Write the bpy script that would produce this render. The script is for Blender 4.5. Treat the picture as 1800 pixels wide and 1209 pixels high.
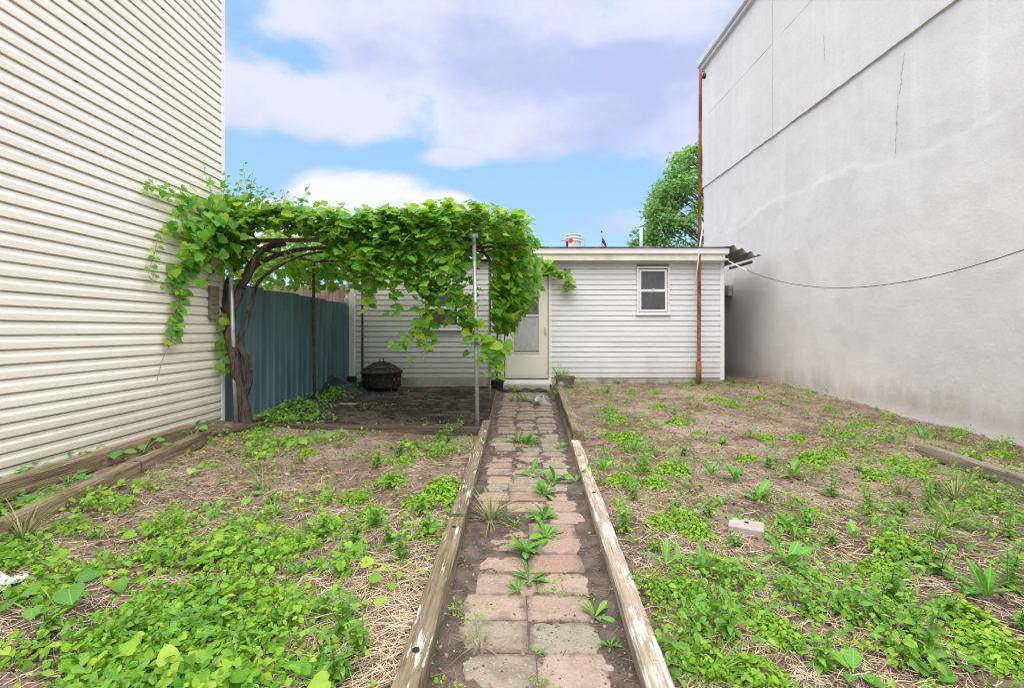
import bpy, bmesh, math, random
import numpy as np
from mathutils import Vector, Matrix, noise as mnoise

for o in list(bpy.data.objects): bpy.data.objects.remove(o)
random.seed(7); RNG = np.random.default_rng(11)
S = bpy.context.scene
COL = S.collection
R = math.radians

# ------------------------------------------------------------------ camera
FPX, CX, CY, HC = 850.0, 900.0, 580.0, 1.25      # focal length in photo pixels, vanishing point, eye height
cam = bpy.data.cameras.new('camera'); cam_o = bpy.data.objects.new('camera', cam); COL.objects.link(cam_o)
cam.sensor_width = 36; cam.sensor_fit = 'HORIZONTAL'; cam.lens = 36*FPX/1800
cam.shift_x = (900-CX)/1800; cam.shift_y = -(604.5-CY)/1800
cam.clip_start = .05; cam.clip_end = 2000
cam_o.location = (0, 0, HC); cam_o.rotation_euler = (R(90), 0, 0)
S.camera = cam_o

# ------------------------------------------------------------------ sky, sun, exposure
SUN_EL, SUN_AZ = 74, 186          # degrees; azimuth clockwise from +Y (the sun stands high, behind the camera)
SKY_STRENGTH = .05
EXPOSURE = 2.56
S.view_settings.view_transform = 'Standard'; S.view_settings.look = 'None'
S.view_settings.gamma = 1; S.view_settings.use_curve_mapping = False
S.view_settings.exposure = EXPOSURE

class NT:
    """tiny node-graph helper"""
    def __init__(s, tree): s.t = tree; s.n = tree.nodes; s.l = tree.links
    def node(s, typ, **kw):
        nd = s.n.new(typ)
        for k, v in kw.items():
            if k.startswith('_'): setattr(nd, k[1:], v)
        for k, v in kw.items():
            if k.startswith('_'): continue
            key = int(k[1:]) if k[0] == 'i' and k[1:].isdigit() else k.replace('__', ' ')
            s.set(nd.inputs[key], v)
        return nd
    def set(s, sock, v):
        if isinstance(v, bpy.types.NodeSocket): s.l.new(v, sock)
        elif isinstance(v, bpy.types.Node): s.l.new(v.outputs[0], sock)
        elif isinstance(v, (tuple, list)) and sock.type == 'RGBA' and len(v) == 3: sock.default_value = (*v, 1)
        else: sock.default_value = v
    def math(s, op, a, b=0.0, c=None, clamp=False):
        nd = s.node('ShaderNodeMath', _operation=op, _use_clamp=clamp, i0=a, i1=b)
        if c is not None: s.set(nd.inputs[2], c)
        return nd.outputs[0]
    def vmath(s, op, a, b=(0, 0, 0)):
        return s.node('ShaderNodeVectorMath', _operation=op, i0=a, i1=b).outputs[0]
    def mix(s, f, a, b, blend='MIX'):
        nd = s.n.new('ShaderNodeMix'); nd.data_type = 'RGBA'; nd.blend_type = blend; nd.clamp_factor = True
        s.set(nd.inputs[0], f); s.set(nd.inputs[6], a); s.set(nd.inputs[7], b); return nd.outputs[2]
    def ramp(s, f, a, b, lo=0.0, hi=1.0):
        nd = s.n.new('ShaderNodeMapRange'); nd.interpolation_type = 'SMOOTHSTEP'
        s.set(nd.inputs[0], f); nd.inputs[1].default_value = a; nd.inputs[2].default_value = b
        nd.inputs[3].default_value = lo; nd.inputs[4].default_value = hi; return nd.outputs[0]
    def noise(s, vec, scale, detail=4, rough=.55, dist=0.0, dim='3D'):
        return s.node('ShaderNodeTexNoise', _noise_dimensions=dim, Vector=vec, Scale=scale, Detail=detail, Roughness=rough, Distortion=dist).outputs[0]
    def scalev(s, vec, xyz):
        return s.vmath('MULTIPLY', vec, xyz)

W = bpy.data.worlds.new('World'); S.world = W; W.use_nodes = True
g = NT(W.node_tree); g.n.clear()
sky = g.node('ShaderNodeTexSky', _sky_type='NISHITA', _sun_disc=False, _sun_elevation=R(SUN_EL), _sun_rotation=R(SUN_AZ),
             _air_density=1.3, _dust_density=1.2, _ozone_density=1.6, _altitude=50)
d = g.node('ShaderNodeTexCoord').outputs['Generated']
sep = g.node('ShaderNodeSeparateXYZ', i0=d)
dx, dy, dz = sep.outputs
az = g.math('ARCTAN2', dx, dy); el = g.math('ARCSINE', dz)
pv = g.node('ShaderNodeCombineXYZ', i0=az, i1=g.math('MULTIPLY', el, 1.7), i2=0.0).outputs[0]
n1 = g.noise(pv, 3.4, 5, .6, .3, '2D')
n2 = g.noise(g.vmath('ADD', pv, (3.7, 1.2, 5)), 9, 4, .6, 0, '2D')
n3 = g.noise(g.vmath('ADD', pv, (9.1, 4.4, 2)), 2.2, 2, .5, 0, '2D')
def blob(px, py, a, b, soft=1.0):
    a0 = math.atan((px-CX)/FPX); e0 = math.atan((CY-py)/FPX*math.cos(a0)); a /= FPX; b /= FPX
    q = g.math('ADD', g.math('POWER', g.math('ABSOLUTE', g.math('DIVIDE', g.math('SUBTRACT', az, a0), a)), 2.0),
               g.math('POWER', g.math('ABSOLUTE', g.math('DIVIDE', g.math('SUBTRACT', el, e0), b)), 2.0))
    return g.math('MULTIPLY', g.math('SUBTRACT', 1.0, q), soft)
def mx(*v):
    r = v[0]
    for q in v[1:]: r = g.math('MAXIMUM', r, q)
    return r
# the cloud bank overhead, the cumulus above the vine, small puffs; open blue gap between them
bank = mx(blob(850, 60, 520, 130), blob(1180, 160, 330, 105), blob(560, 170, 260, 62), blob(980, 215, 330, 60), blob(400, 150, 120, 70))
cumu = mx(blob(650, 350, 120, 46, .95), blob(760, 375, 110, 40, .95), blob(500, 400, 120, 38, .7))
puff = mx(blob(1075, 388, 70, 24, .5), blob(800, 275, 60, 18, .6))
gaps = mx(blob(535, 95, 95, 34, .5), blob(415, 15, 60, 70, .6), blob(420, 260, 120, 40, .5))
front = mx(bank, cumu, puff)
front = g.math('SUBTRACT', front, g.math('MAXIMUM', gaps, 0.0))
nn = g.math('SUBTRACT', g.math('ADD', g.math('MULTIPLY', n1, 2.1), g.math('MULTIPLY', n2, 1.1)), 1.6)
inview = g.math('MULTIPLY', g.ramp(g.math('ABSOLUTE', az), 1.35, .85), g.ramp(el, 1.05, .7))
else_ = g.math('ADD', g.math('MULTIPLY', n3, 3.0), -1.25)          # the same broken cloud cover all round
cov = g.math('ADD', g.math('MULTIPLY', g.math('MAXIMUM', front, -1.0), inview),
             g.math('MULTIPLY', else_, g.math('SUBTRACT', 1.0, inview)))
den = g.math('ADD', cov, nn)
mask = g.ramp(den, -.38, .6)
core = g.ramp(g.math('ADD', g.math('ADD', g.math('MULTIPLY', n3, 1.4), g.math('MULTIPLY', n2, .5)),
              g.math('MULTIPLY', g.math('MAXIMUM', mx(blob(800, 120, 260, 75), blob(1080, 120, 240, 40)), 0.0), .35)), .74, 1.38)
CB = .285/SKY_STRENGTH
cloud = g.mix(core, tuple(c*CB for c in (.50, .515, .60)), tuple(c*CB for c in (.325, .36, .53)))
cloud = g.mix(g.ramp(cumu, -.4, .3), cloud, tuple(c*CB for c in (.60, .605, .64)))
base = g.mix(.75, sky.outputs[0], tuple(c*CB for c in (.185, .345, .62)))
skyc = g.mix(g.math('MULTIPLY', mask, .93), base, cloud)
bg = g.node('ShaderNodeBackground', Color=skyc, Strength=SKY_STRENGTH)
g.node('ShaderNodeOutputWorld', Surface=bg)

W.cycles.sampling_method = 'NONE'       # a soft even sky: found by the bounced rays alone
sun = bpy.data.lights.new('sun', 'SUN'); sun.energy = 1.5; sun.angle = R(108); sun.color = (1, .945, .855)
sun_o = bpy.data.objects.new('sun', sun); COL.objects.link(sun_o)
sd = Vector((math.sin(R(SUN_AZ))*math.cos(R(SUN_EL)), math.cos(R(SUN_AZ))*math.cos(R(SUN_EL)), math.sin(R(SUN_EL))))
sun_o.rotation_euler = sd.to_track_quat('Z', 'Y').to_euler(); sun_o.location = sd*40
S.render.engine = 'CYCLES'
S.cycles.filter_width = 1.15
S.cycles.max_bounces = 6; S.cycles.diffuse_bounces = 3; S.cycles.transparent_max_bounces = 8

# ------------------------------------------------------------------ the lie of the land
def at(px, py, Y): return Vector(((px-CX)*Y/FPX, Y, HC-(py-CY)*Y/FPX))
_g1 = RNG.random((256, 256))
def vnoise(x, y, s, seed=0):
    x = np.asarray(x, float); y = np.asarray(y, float); a = .6+seed*1.3
    q = _vn(x*math.cos(a)-y*math.sin(a), x*math.sin(a)+y*math.cos(a), s, seed)+_vn(x*math.cos(a+1)-y*math.sin(a+1), x*math.sin(a+1)+y*math.cos(a+1), s*1.13, seed+.37)
    return np.clip(.5+(q*.5-.5)*1.4, 0, 1)
def _vn(x, y, s, seed=0):
    x = np.asarray(x, float)*s+seed*17.3+1000; y = np.asarray(y, float)*s+seed*7.1+1000
    xi = np.floor(x).astype(int); yi = np.floor(y).astype(int); fx = x-xi; fy = y-yi
    fx = fx*fx*(3-2*fx); fy = fy*fy*(3-2*fy); xi %= 255; yi %= 255
    return (_g1[xi, yi]*(1-fx)*(1-fy)+_g1[xi+1, yi]*fx*(1-fy)+_g1[xi, yi+1]*(1-fx)*fy+_g1[xi+1, yi+1]*fx*fy)
def sst(a, b, x):
    t = np.clip((np.asarray(x, float)-a)/(b-a), 0, 1); return t*t*(3-2*t)
def path_l(Y): return -.30+.004*np.asarray(Y, float)
def path_r(Y): return .372+.047*np.asarray(Y, float)
XW, YW = -3.52, 5.87            # near house: wall plane and far corner
XR, YR = 5.03, 12.7             # rendered building: wall plane and far corner
YH, XHL, XHR = 9.5, -3.26, 4.16 # back house: front plane, left and right corners
def gh(x, y, bumps=True):
    x = np.asarray(x, float); y = np.asarray(y, float)
    path = .005+.07*sst(5.5, 9, y)
    right = .045+.18*sst(3.5, 9.4, y)+.03*sst(3.5, 5, x)
    left = .035+.06*sst(-.6, -2.6, x)+.07*sst(-3.05, -3.25, x)
    patio = .045+.09*sst(5.8, 9.3, y)+.05*sst(-2.3, -3.1, x)
    lf = np.where(y > 5.72, patio, left)
    tl = sst(path_l(y)-.06, path_l(y)+.02, x); tr = sst(path_r(y)-.05, path_r(y)+.05, x)
    z = lf*(1-tl)+path*tl*(1-tr)+right*tr
    if bumps:
        onp = np.clip(tl*(1-tr), 0, 1); amp = 1-.8*np.maximum(onp, (y > 5.72)*(x < 0)*.62)
        z = z+amp*((vnoise(x, y, 2.3)-.5)*.035+(vnoise(x, y, 7, 2)-.5)*.022+(vnoise(x, y, 19, 3)-.5)*.014+(vnoise(x, y, 45, 4)-.5)*.008)
        bord = onp*(np.maximum(sst(path_l(y)+.13, path_l(y)+.03, x), sst(path_r(y)-.15, path_r(y)-.05, x)))
        z = z+bord*.010*(.5+vnoise(x, y, 6, 9))+onp*(vnoise(x, y, 30, 12)-.5)*.005
    return z
def ground_at(px, py):
    z = .08
    for _ in range(25):
        Y = FPX*(HC-z)/(py-CY); X = (px-CX)*Y/FPX; z = .5*z+.5*float(gh(X, Y, False))
    return Vector((X, Y, float(gh(X, Y))))

# ------------------------------------------------------------------ scene helpers
ORG = {}
def link(o): COL.objects.link(o); return o
def tag(o, label, cat, group=None):
    o['label'] = label; o['category'] = cat
    if group: o['group'] = group
    return o
def thing(name, label, cat, loc=(0, 0, 0), group=None):
    o = link(bpy.data.objects.new(name, None)); o.location = loc; o.empty_display_size = .1
    ORG[o] = Vector(loc); tag(o, label, cat, group); return o
def np_mesh(name, V, F):
    me = bpy.data.meshes.new(name); V = np.ascontiguousarray(V, np.float32); F = np.ascontiguousarray(F, np.int32)
    me.vertices.add(len(V)); me.vertices.foreach_set('co', V.ravel())
    me.loops.add(F.size); me.loops.foreach_set('vertex_index', F.ravel())
    me.polygons.add(len(F)); me.polygons.foreach_set('loop_start', np.arange(0, F.size, F.shape[1], dtype=np.int32))
    me.update(calc_edges=True); me.validate(); return me
def put(name, me, mat, parent=None, loc=(0, 0, 0), rot=None, smooth=False, kind=None):
    """link a mesh whose vertices are local to `loc` (or to the parent)"""
    o = link(bpy.data.objects.new(name, me))
    if mat and not me.materials: me.materials.append(mat)
    if smooth: me.polygons.foreach_set('use_smooth', np.ones(len(me.polygons), bool))
    if parent: o.parent = parent; ORG[o] = ORG.get(parent, Vector())
    else: ORG[o] = Vector(loc)
    o.location = loc
    if rot: o.rotation_euler = rot
    if kind: o['kind'] = kind
    return o
class MB:
    """collects world-space faces for ONE mesh"""
    def __init__(s): s.v = []; s.f = []
    def add(s, V, F):
        b = len(s.v); s.v += [tuple(map(float, p)) for p in V]; s.f += [tuple(int(i)+b for i in f) for f in F]; return s
    def box(s, x0, x1, y0, y1, z0, z1):
        return s.add([(x0, y0, z0), (x1, y0, z0), (x1, y1, z0), (x0, y1, z0), (x0, y0, z1), (x1, y0, z1), (x1, y1, z1), (x0, y1, z1)],
                     [(3, 2, 1, 0), (4, 5, 6, 7), (0, 1, 5, 4), (1, 2, 6, 5), (2, 3, 7, 6), (3, 0, 4, 7)])
    def frame(s, x0, x1, z0, z1, w, y0, y1):       # rectangular frame in the XZ plane
        s.box(x0, x0+w, y0, y1, z0, z1); s.box(x1-w, x1, y0, y1, z0, z1)
        s.box(x0+w, x1-w, y0, y1, z1-w, z1); s.box(x0+w, x1-w, y0, y1, z0, z0+w); return s
    def tube(s, pts, rad, n=10, wob=0.0, cap=True):
        pts = [Vector(p) for p in pts]; k = len(pts); b = len(s.v); rad = rad if hasattr(rad, '__len__') else [rad]*k
        up = Vector((.31, .17, .93))
        for i, p in enumerate(pts):
            t = (pts[min(i+1, k-1)]-pts[max(i-1, 0)]).normalized()
            a = t.cross(up); a = a.normalized() if a.length > 1e-4 else t.orthogonal().normalized(); c = t.cross(a)
            for j in range(n):
                th = 2*math.pi*j/n; r = rad[i]
                if wob: r *= 1+wob*(mnoise.noise(Vector((j*1.7, i*.55, rad[0]*90)))+.6*math.sin(3*th+i*.35))
                q = p+a*(math.cos(th)*r)+c*(math.sin(th)*r); s.v.append(tuple(q))
        for i in range(k-1):
            for j in range(n):
                s.f.append((b+i*n+j, b+i*n+(j+1) % n, b+(i+1)*n+(j+1) % n, b+(i+1)*n+j))
        if cap: s.f.append(tuple(b+j for j in range(n))[::-1]); s.f.append(tuple(b+(k-1)*n+j for j in range(n)))
        return s
    def lathe(s, c, prof, n=24):
        b = len(s.v); c = Vector(c)
        for r, z in prof:
            for j in range(n): th = 2*math.pi*j/n; s.v.append((c.x+r*math.cos(th), c.y+r*math.sin(th), c.z+z))
        for i in range(len(prof)-1):
            for j in range(n): s.f.append((b+i*n+j, b+i*n+(j+1) % n, b+(i+1)*n+(j+1) % n, b+(i+1)*n+j))
        return s
    def prism(s, prof, axis, a0, a1):
        """extrude a closed 2-D profile; axis 'x': profile (y,z); axis 'y': profile (x,z)"""
        n = len(prof); mk = (lambda a, p: (a, p[0], p[1])) if axis == 'x' else (lambda a, p: (p[0], a, p[1]))
        V = [mk(a0, p) for p in prof]+[mk(a1, p) for p in prof]
        F = [(i, (i+1) % n, n+(i+1) % n, n+i) for i in range(n)]+[tuple(range(n))[::-1], tuple(range(n, 2*n))]
        return s.add(V, F)
    def build(s, name, mat, parent=None, smooth=False, bevel=0.0, kind=None, seg=1):
        me = bpy.data.meshes.new(name); V = np.array(s.v, float)
        if parent: org = ORG.get(parent, Vector())
        else: org = Vector((V[:, 0].mean(), V[:, 1].mean(), V[:, 2].min()))
        V = V-np.array(org); me.from_pydata(V.tolist(), [], s.f); me.update()
        bm = bmesh.new(); bm.from_mesh(me)
        bmesh.ops.recalc_face_normals(bm, faces=bm.faces)
        if bevel: bmesh.ops.bevel(bm, geom=[e for e in bm.edges if len(e.link_faces) == 2 and e.calc_face_angle(0) > .6], offset=bevel, segments=seg, affect='EDGES', clamp_overlap=True)
        bm.to_mesh(me); bm.free()
        o = put(name, me, mat, parent, (0, 0, 0) if parent else org, smooth=smooth, kind=kind); ORG[o] = org
        return o

# ------------------------------------------------------------------ materials
MAT = {}
def new_mat(name):
    m = bpy.data.materials.new(name); m.use_nodes = True; t = NT(m.node_tree); t.n.clear(); MAT[name] = m
    return m, t
def finish(t, color, rough=.7, bump=None, bstr=.3, bdist=.01, metal=0.0, spec=.35, **kw):
    p = t.node('ShaderNodeBsdfPrincipled', Base__Color=color, Roughness=rough, Metallic=metal)
    p.inputs['Specular IOR Level'].default_value = spec
    for k, v in kw.items(): t.set(p.inputs[k.replace('__', ' ')], v)
    if bump is not None:
        t.l.new(t.node('ShaderNodeBump', Strength=bstr, Distance=bdist, Height=bump).outputs[0], p.inputs['Normal'])
    t.node('ShaderNodeOutputMaterial', Surface=p); return p
def objco(t): return t.node('ShaderNodeTexCoord').outputs['Object']
def worldco(t): return t.node('ShaderNodeNewGeometry').outputs['Position']
def orand(t): return t.node('ShaderNodeObjectInfo').outputs['Random']
def irand(t): return t.node('ShaderNodeNewGeometry').outputs['Random Per Island']

def simple(name, col, rough=.6, var=.15, scale=6, metal=0.0, dirt=None, dirt_amt=.0, bs=.1, spec=.35, dscale=3.0):
    m, t = new_mat(name); c = worldco(t)
    a = t.noise(c, scale, 5); f = t.ramp(a, .3, .7)
    k = t.mix(f, tuple(x*(1-var) for x in col), tuple(min(1, x*(1+var)) for x in col))
    if dirt: k = t.mix(t.math('MULTIPLY', t.ramp(t.noise(c, dscale, 7, .65), .45, .75), dirt_amt), k, dirt)
    finish(t, k, rough, t.noise(c, scale*8, 4), bs, .004, metal, spec); return m

# ground
m, t = new_mat('soil'); c = worldco(t)
a = t.noise(c, 1.3, 6, .6); b = t.noise(c, 9, 6, .65); e = t.noise(c, 55, 5, .7)
k = t.mix(t.ramp(b, .35, .65), (.14, .097, .072), (.275, .20, .15))
k = t.mix(t.math('MULTIPLY', t.ramp(a, .44, .62), t.ramp(e, .3, .65)), k, (.41, .32, .25))
k = t.mix(t.math('MULTIPLY', t.ramp(t.noise(c, 2.1, 5, .6), .56, .68), .55), k, (.085, .085, .022))
k = t.mix(t.math('MULTIPLY', t.ramp(t.noise(c, 1.7, 3), .62, .72), .4), k, (.20, .075, .03))
k = t.mix(t.ramp(t.noise(c, 160, 2, .5), .68, .74, 0, .5), k, (.42, .36, .29))
finish(t, k, .95, t.math('ADD', t.math('MULTIPLY', b, .4), e), .9, .03, spec=.15)
m, t = new_mat('dark_soil'); c = worldco(t)
b = t.noise(c, 8, 6, .65); e = t.noise(c, 60, 5, .7)
k = t.mix(t.ramp(b, .35, .7), (.085, .066, .056), (.185, .14, .115)); k = t.mix(t.ramp(e, .6, .75, 0, .4), k, (.2, .15, .11))
finish(t, k, .95, e, .9, .02, spec=.15)
m, t = new_mat('shaded_soil'); c = worldco(t)  # patio earth, darkened in its colour to carry the shade under the trellis
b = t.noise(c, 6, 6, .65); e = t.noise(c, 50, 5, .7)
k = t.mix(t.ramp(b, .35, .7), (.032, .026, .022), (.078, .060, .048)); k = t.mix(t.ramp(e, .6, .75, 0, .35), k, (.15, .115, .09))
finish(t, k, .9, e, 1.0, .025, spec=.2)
def brick_mat(name, c1, c2, green):
    m, t = new_mat(name); c = worldco(t); r = orand(t)
    k = t.mix(r, c1, c2)
    k = t.mix(t.math('MULTIPLY', t.ramp(t.noise(c, 9, 6, .65), .42, .66), green), k, (.15, .15, .10))
    k = t.mix(t.ramp(t.noise(c, 95, 3, .6), .6, .70, 0, .75), k, (.50, .42, .34))
    k = t.mix(t.ramp(t.noise(c, 70, 3, .6), .60, .72, 0, .7), k, (.07, .05, .04))
    ge = t.node('ShaderNodeSeparateXYZ', i0=t.node('ShaderNodeTexCoord').outputs['Generated'])
    ed = t.math('MAXIMUM', t.math('ABSOLUTE', t.math('SUBTRACT', ge.outputs[0], .5)), t.math('ABSOLUTE', t.math('SUBTRACT', ge.outputs[1], .5)))
    dn = t.math('ADD', t.math('MULTIPLY', t.noise(c, 5, 6, .72), 1.0), t.math('MULTIPLY', t.ramp(ed, .32, .5), .16))
    k = t.mix(t.ramp(dn, .52, .72, 0, .92), k, t.mix(t.noise(c, 60, 4, .7), (.10, .075, .062), (.215, .16, .13)))
    finish(t, k, .92, t.noise(c, 70, 5, .7), .6, .012, spec=.2); return m
BR = [brick_mat('brick_red', (.30, .205, .16), (.35, .25, .20), .3), brick_mat('brick_pink', (.36, .275, .22), (.33, .24, .19), .35),
      brick_mat('brick_green', (.27, .25, .195), (.29, .24, .185), .6)]
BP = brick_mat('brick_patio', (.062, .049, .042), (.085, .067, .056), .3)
def timber_mat(name, c1, c2, moss, paint):
    m, t = new_mat(name); c = objco(t); r = orand(t)
    g0 = t.vmath('ADD', t.scalev(c, (38, 1.6, 38)), t.node('ShaderNodeCombineXYZ', i0=t.math('MULTIPLY', r, 50), i1=0.0, i2=0.0).outputs[0])
    gr = t.noise(g0, 1, 6, .65); gf = t.noise(t.scalev(g0, (2.5, 1.2, 2.5)), 1, 4, .6)
    k = t.mix(t.ramp(gr, .3, .7), c1, c2)
    k = t.mix(t.ramp(gf, .58, .7, 0, .8), k, tuple(x*.3 for x in c1))
    k = t.mix(t.math('MULTIPLY', t.ramp(t.noise(t.scalev(c, (9, 3, 9)), 1, 6, .65), .45, .65), moss), k, (.095, .085, .022))
    if paint:
        pn = t.math('ADD', t.noise(t.scalev(c, (14, 3.2, 14)), 1, 7, .68), t.math('MULTIPLY', gf, .45))
        up = t.node('ShaderNodeSeparateXYZ', i0=t.node('ShaderNodeNewGeometry').outputs['Normal']).outputs[2]
        pm = t.math('MULTIPLY', t.ramp(pn, 1.02-paint*.5, 1.10-paint*.5), t.ramp(up, .1, .6, .35, 1))
        k = t.mix(pm, k, (.55, .53, .50))
    finish(t, k, .88, t.math('ADD', gr, gf), .8, .01, spec=.2); return m
T_OLD = timber_mat('timber_old', (.15, .11, .07), (.30, .24, .16), .75, 0)
T_MOSSY = timber_mat('timber_mossy', (.13, .10, .065), (.27, .215, .145), .65, .48)
T_PAINT = timber_mat('timber_paint', (.27, .21, .16), (.42, .34, .26), .15, .60)
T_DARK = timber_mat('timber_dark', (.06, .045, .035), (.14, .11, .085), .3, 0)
T_GREY = timber_mat('timber_grey', (.16, .125, .10), (.30, .25, .20), .2, 0)
def straw_mat(name, c1, c2, c3):
    m, t = new_mat(name); r = t.math('FRACT', t.math('ADD', irand(t), orand(t)))
    k = t.mix(t.ramp(r, 0, .6), c1, c2); k = t.mix(t.ramp(r, .7, 1), k, c3)
    finish(t, k, .8, spec=.2); return m
STRAW = straw_mat('straw', (.60, .49, .36), (.47, .36, .25), (.24, .17, .12))
TWIG = straw_mat('twig', (.16, .10, .07), (.25, .17, .11), (.10, .07, .05))
DRY = straw_mat('dry_leaf', (.36, .13, .05), (.30, .18, .09), (.22, .11, .06))
def leaf_mat(name, c1, c2, c3, trans=.4, tcol=(.35, .55, .05), rough=.45, veins=False):
    m, t = new_mat(name); r = t.math('FRACT', t.math('ADD', t.math('MULTIPLY', irand(t), 1.0), t.math('MULTIPLY', orand(t), 3.7)))
    k = t.mix(t.ramp(r, 0, .55), c1, c2); k = t.mix(t.ramp(r, .75, 1), k, c3)
    c = objco(t); k = t.mix(t.ramp(t.noise(c, 25, 4), .35, .75, 0, .35), k, tuple(x*.55 for x in c1))
    if veins:
        sx = t.node('ShaderNodeSeparateXYZ', i0=c); ax = t.math('ABSOLUTE', sx.outputs[0])
        sv = t.math('SINE', t.math('MULTIPLY', t.math('SUBTRACT', sx.outputs[1], t.math('MULTIPLY', ax, .8)), 42.0))
        vn = t.math('MAXIMUM', t.ramp(ax, .028, .006), t.ramp(sv, .8, 1.0, 0, .55))
        k = t.mix(t.math('MULTIPLY', vn, .45), k, tuple(min(1, x*1.7+.05) for x in c2))
    p = t.node('ShaderNodeBsdfPrincipled', Base__Color=k, Roughness=rough); p.inputs['Specular IOR Level'].default_value = .3
    tr = t.node('ShaderNodeBsdfTranslucent', Color=t.mix(.5, tcol, k))
    t.node('ShaderNodeOutputMaterial', Surface=t.node('ShaderNodeMixShader', i0=trans, i1=p, i2=tr)); return m
L_VINE = leaf_mat('vine_leaf', (.055, .225, .028), (.16, .405, .025), (.42, .55, .035), .48, (.52, .76, .035))
L_COVER = leaf_mat('cover_leaf', (.11, .30, .02), (.24, .47, .03), (.40, .56, .06), .34, (.4, .62, .05))
L_FEATH = leaf_mat('feather_leaf', (.14, .35, .02), (.26, .48, .03), (.38, .53, .06), .32, (.36, .56, .05))
L_DOCK = leaf_mat('dock_leaf', (.045, .19, .022), (.09, .29, .03), (.15, .36, .05), .28, (.25, .5, .04), .38)
L_NETTLE = leaf_mat('nettle_leaf', (.09, .27, .035), (.17, .38, .045), (.28, .47, .06), .3, (.32, .55, .05))
L_GRASS = leaf_mat('grass_blade', (.12, .28, .035), (.19, .38, .05), (.32, .38, .10), .3, (.3, .5, .05))
L_DULL = leaf_mat('dull_blade', (.16, .20, .06), (.26, .27, .11), (.38, .33, .17), .2, (.3, .4, .1))
L_TREE = leaf_mat('tree_leaf', (.09, .24, .05), (.16, .34, .07), (.24, .40, .11), .4, (.35, .55, .09))
L_TWIGGY = leaf_mat('sparse_leaf', (.05, .11, .04), (.09, .17, .06), (.13, .2, .08), .25, (.2, .3, .08))
L_VINE1 = leaf_mat('vine_leaf_near', (.06, .23, .03), (.15, .40, .03), (.38, .53, .04), .46, (.5, .74, .035), veins=True)
L_BURD = leaf_mat('burdock_leaf', (.085, .25, .04), (.14, .34, .05), (.22, .42, .07), .3, (.3, .5, .05), veins=True)
L_DOCK1 = leaf_mat('dock_leaf_near', (.06, .22, .025), (.12, .34, .035), (.20, .42, .055), .28, (.3, .55, .04), .38, veins=True)
GRAPE = leaf_mat('grape_skin', (.22, .36, .06), (.30, .42, .08), (.34, .42, .12), .25, (.4, .6, .1), .35)
m, t = new_mat('bark'); c = objco(t)
fb = t.noise(t.scalev(c, (45, 45, 7)), 1, 6, .7); k = t.mix(t.ramp(fb, .3, .7), (.038, .028, .025), (.17, .125, .11))
k = t.mix(t.ramp(t.noise(c, 6, 5), .55, .7, 0, .35), k, (.09, .09, .04)); finish(t, k, .95, fb, 1, .03, spec=.15); BARK = m
m, t = new_mat('cane'); c = worldco(t)
finish(t, t.mix(t.ramp(t.noise(c, 14, 5), .35, .65), (.06, .042, .034), (.16, .115, .09)), .9, t.noise(c, 90, 3), .5, .004, spec=.15); CANE = m
GREEN_STEM = simple('green_stem', (.22, .33, .07), .6, .2, 20)
RED_STEM = simple('dry_stem', (.27, .18, .13), .8, .25, 20)

# walls and metal
def siding_mat(name, col, dirt, amt):
    m, t = new_mat(name); c = worldco(t)
    st = t.noise(t.scalev(c, (.8, .8, 4.5)), 1, 7, .68); fine = t.noise(t.scalev(c, (3, 3, 60)), 1, 5, .6)
    k = t.mix(t.math('MULTIPLY', t.ramp(st, .42, .75), amt), col, dirt)
    k = t.mix(t.ramp(fine, .55, .8, 0, .12), k, dirt)
    k = t.mix(t.math('MULTIPLY', orand(t), .08), k, (.5, .47, .42))
    zg = t.math('ADD', t.node('ShaderNodeSeparateXYZ', i0=c).outputs[2], t.math('MULTIPLY', t.noise(t.scalev(c, (2.5, 2.5, 1)), 1, 6, .65), .8))
    k = t.mix(t.ramp(zg, 1.25, .55, 0, .5), k, (.42, .40, .29))
    k = t.mix(t.ramp(t.noise(t.scalev(c, (2.2, 2.2, .7)), 1, 6, .7), .55, .8, 0, .22), k, dirt)
    finish(t, k, .42, t.noise(t.scalev(c, (6, 6, 130)), 1, 4, .6), .12, .003, spec=.4); return m
CREAM = siding_mat('cream_siding', (.84, .79, .715), (.62, .565, .47), .4)
WHITE = siding_mat('white_siding', (.72, .72, .74), (.53, .525, .505), .4)
TRIM = simple('white_trim', (.80, .79, .78), .45, .04, 3, dirt=(.5, .46, .38), dirt_amt=.25)
FASCIA = simple('fascia_cream', (.76, .72, .64), .5, .05, 3, dirt=(.42, .33, .22), dirt_amt=.45, dscale=2.2)
DOOR = simple('door_cream', (.76, .71, .60), .45, .04, 3, dirt=(.5, .45, .36), dirt_amt=.2)
SHEATH = simple('sheathing', (.30, .28, .25), .9)
CONC = simple('concrete', (.42, .40, .36), .9, .18, 5, dirt=(.13, .12, .09), dirt_amt=.6, bs=.5)
STEP = simple('step_concrete', (.47, .43, .35), .9, .15, 6, dirt=(.16, .15, .09), dirt_amt=.6, bs=.4)
GALV = simple('galvanised', (.50, .52, .53), .45, .15, 9, .55, dirt=(.26, .18, .12), dirt_amt=.45)
RUSTY = simple('brown_pipe', (.13, .085, .065), .75, .3, 10, .2)
ROOFM = simple('roof_felt', (.055, .055, .06), .9, .3, 6, dirt=(.55, .55, .56), dirt_amt=.8, dscale=1.4)
FLASH = simple('flashing_metal', (.66, .68, .68), .4, .06, 3, .3)
BLACKP = simple('black_plastic', (.03, .03, .032), .5, .2, 6)
IRON = simple('black_iron', (.03, .027, .026), .6, .3, 12, .4, dirt=(.12, .06, .035), dirt_amt=.5)
CORR = simple('corrugated_grey', (.33, .32, .30), .7, .2, 5, .2, dirt=(.12, .11, .10), dirt_amt=.6)
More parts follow.
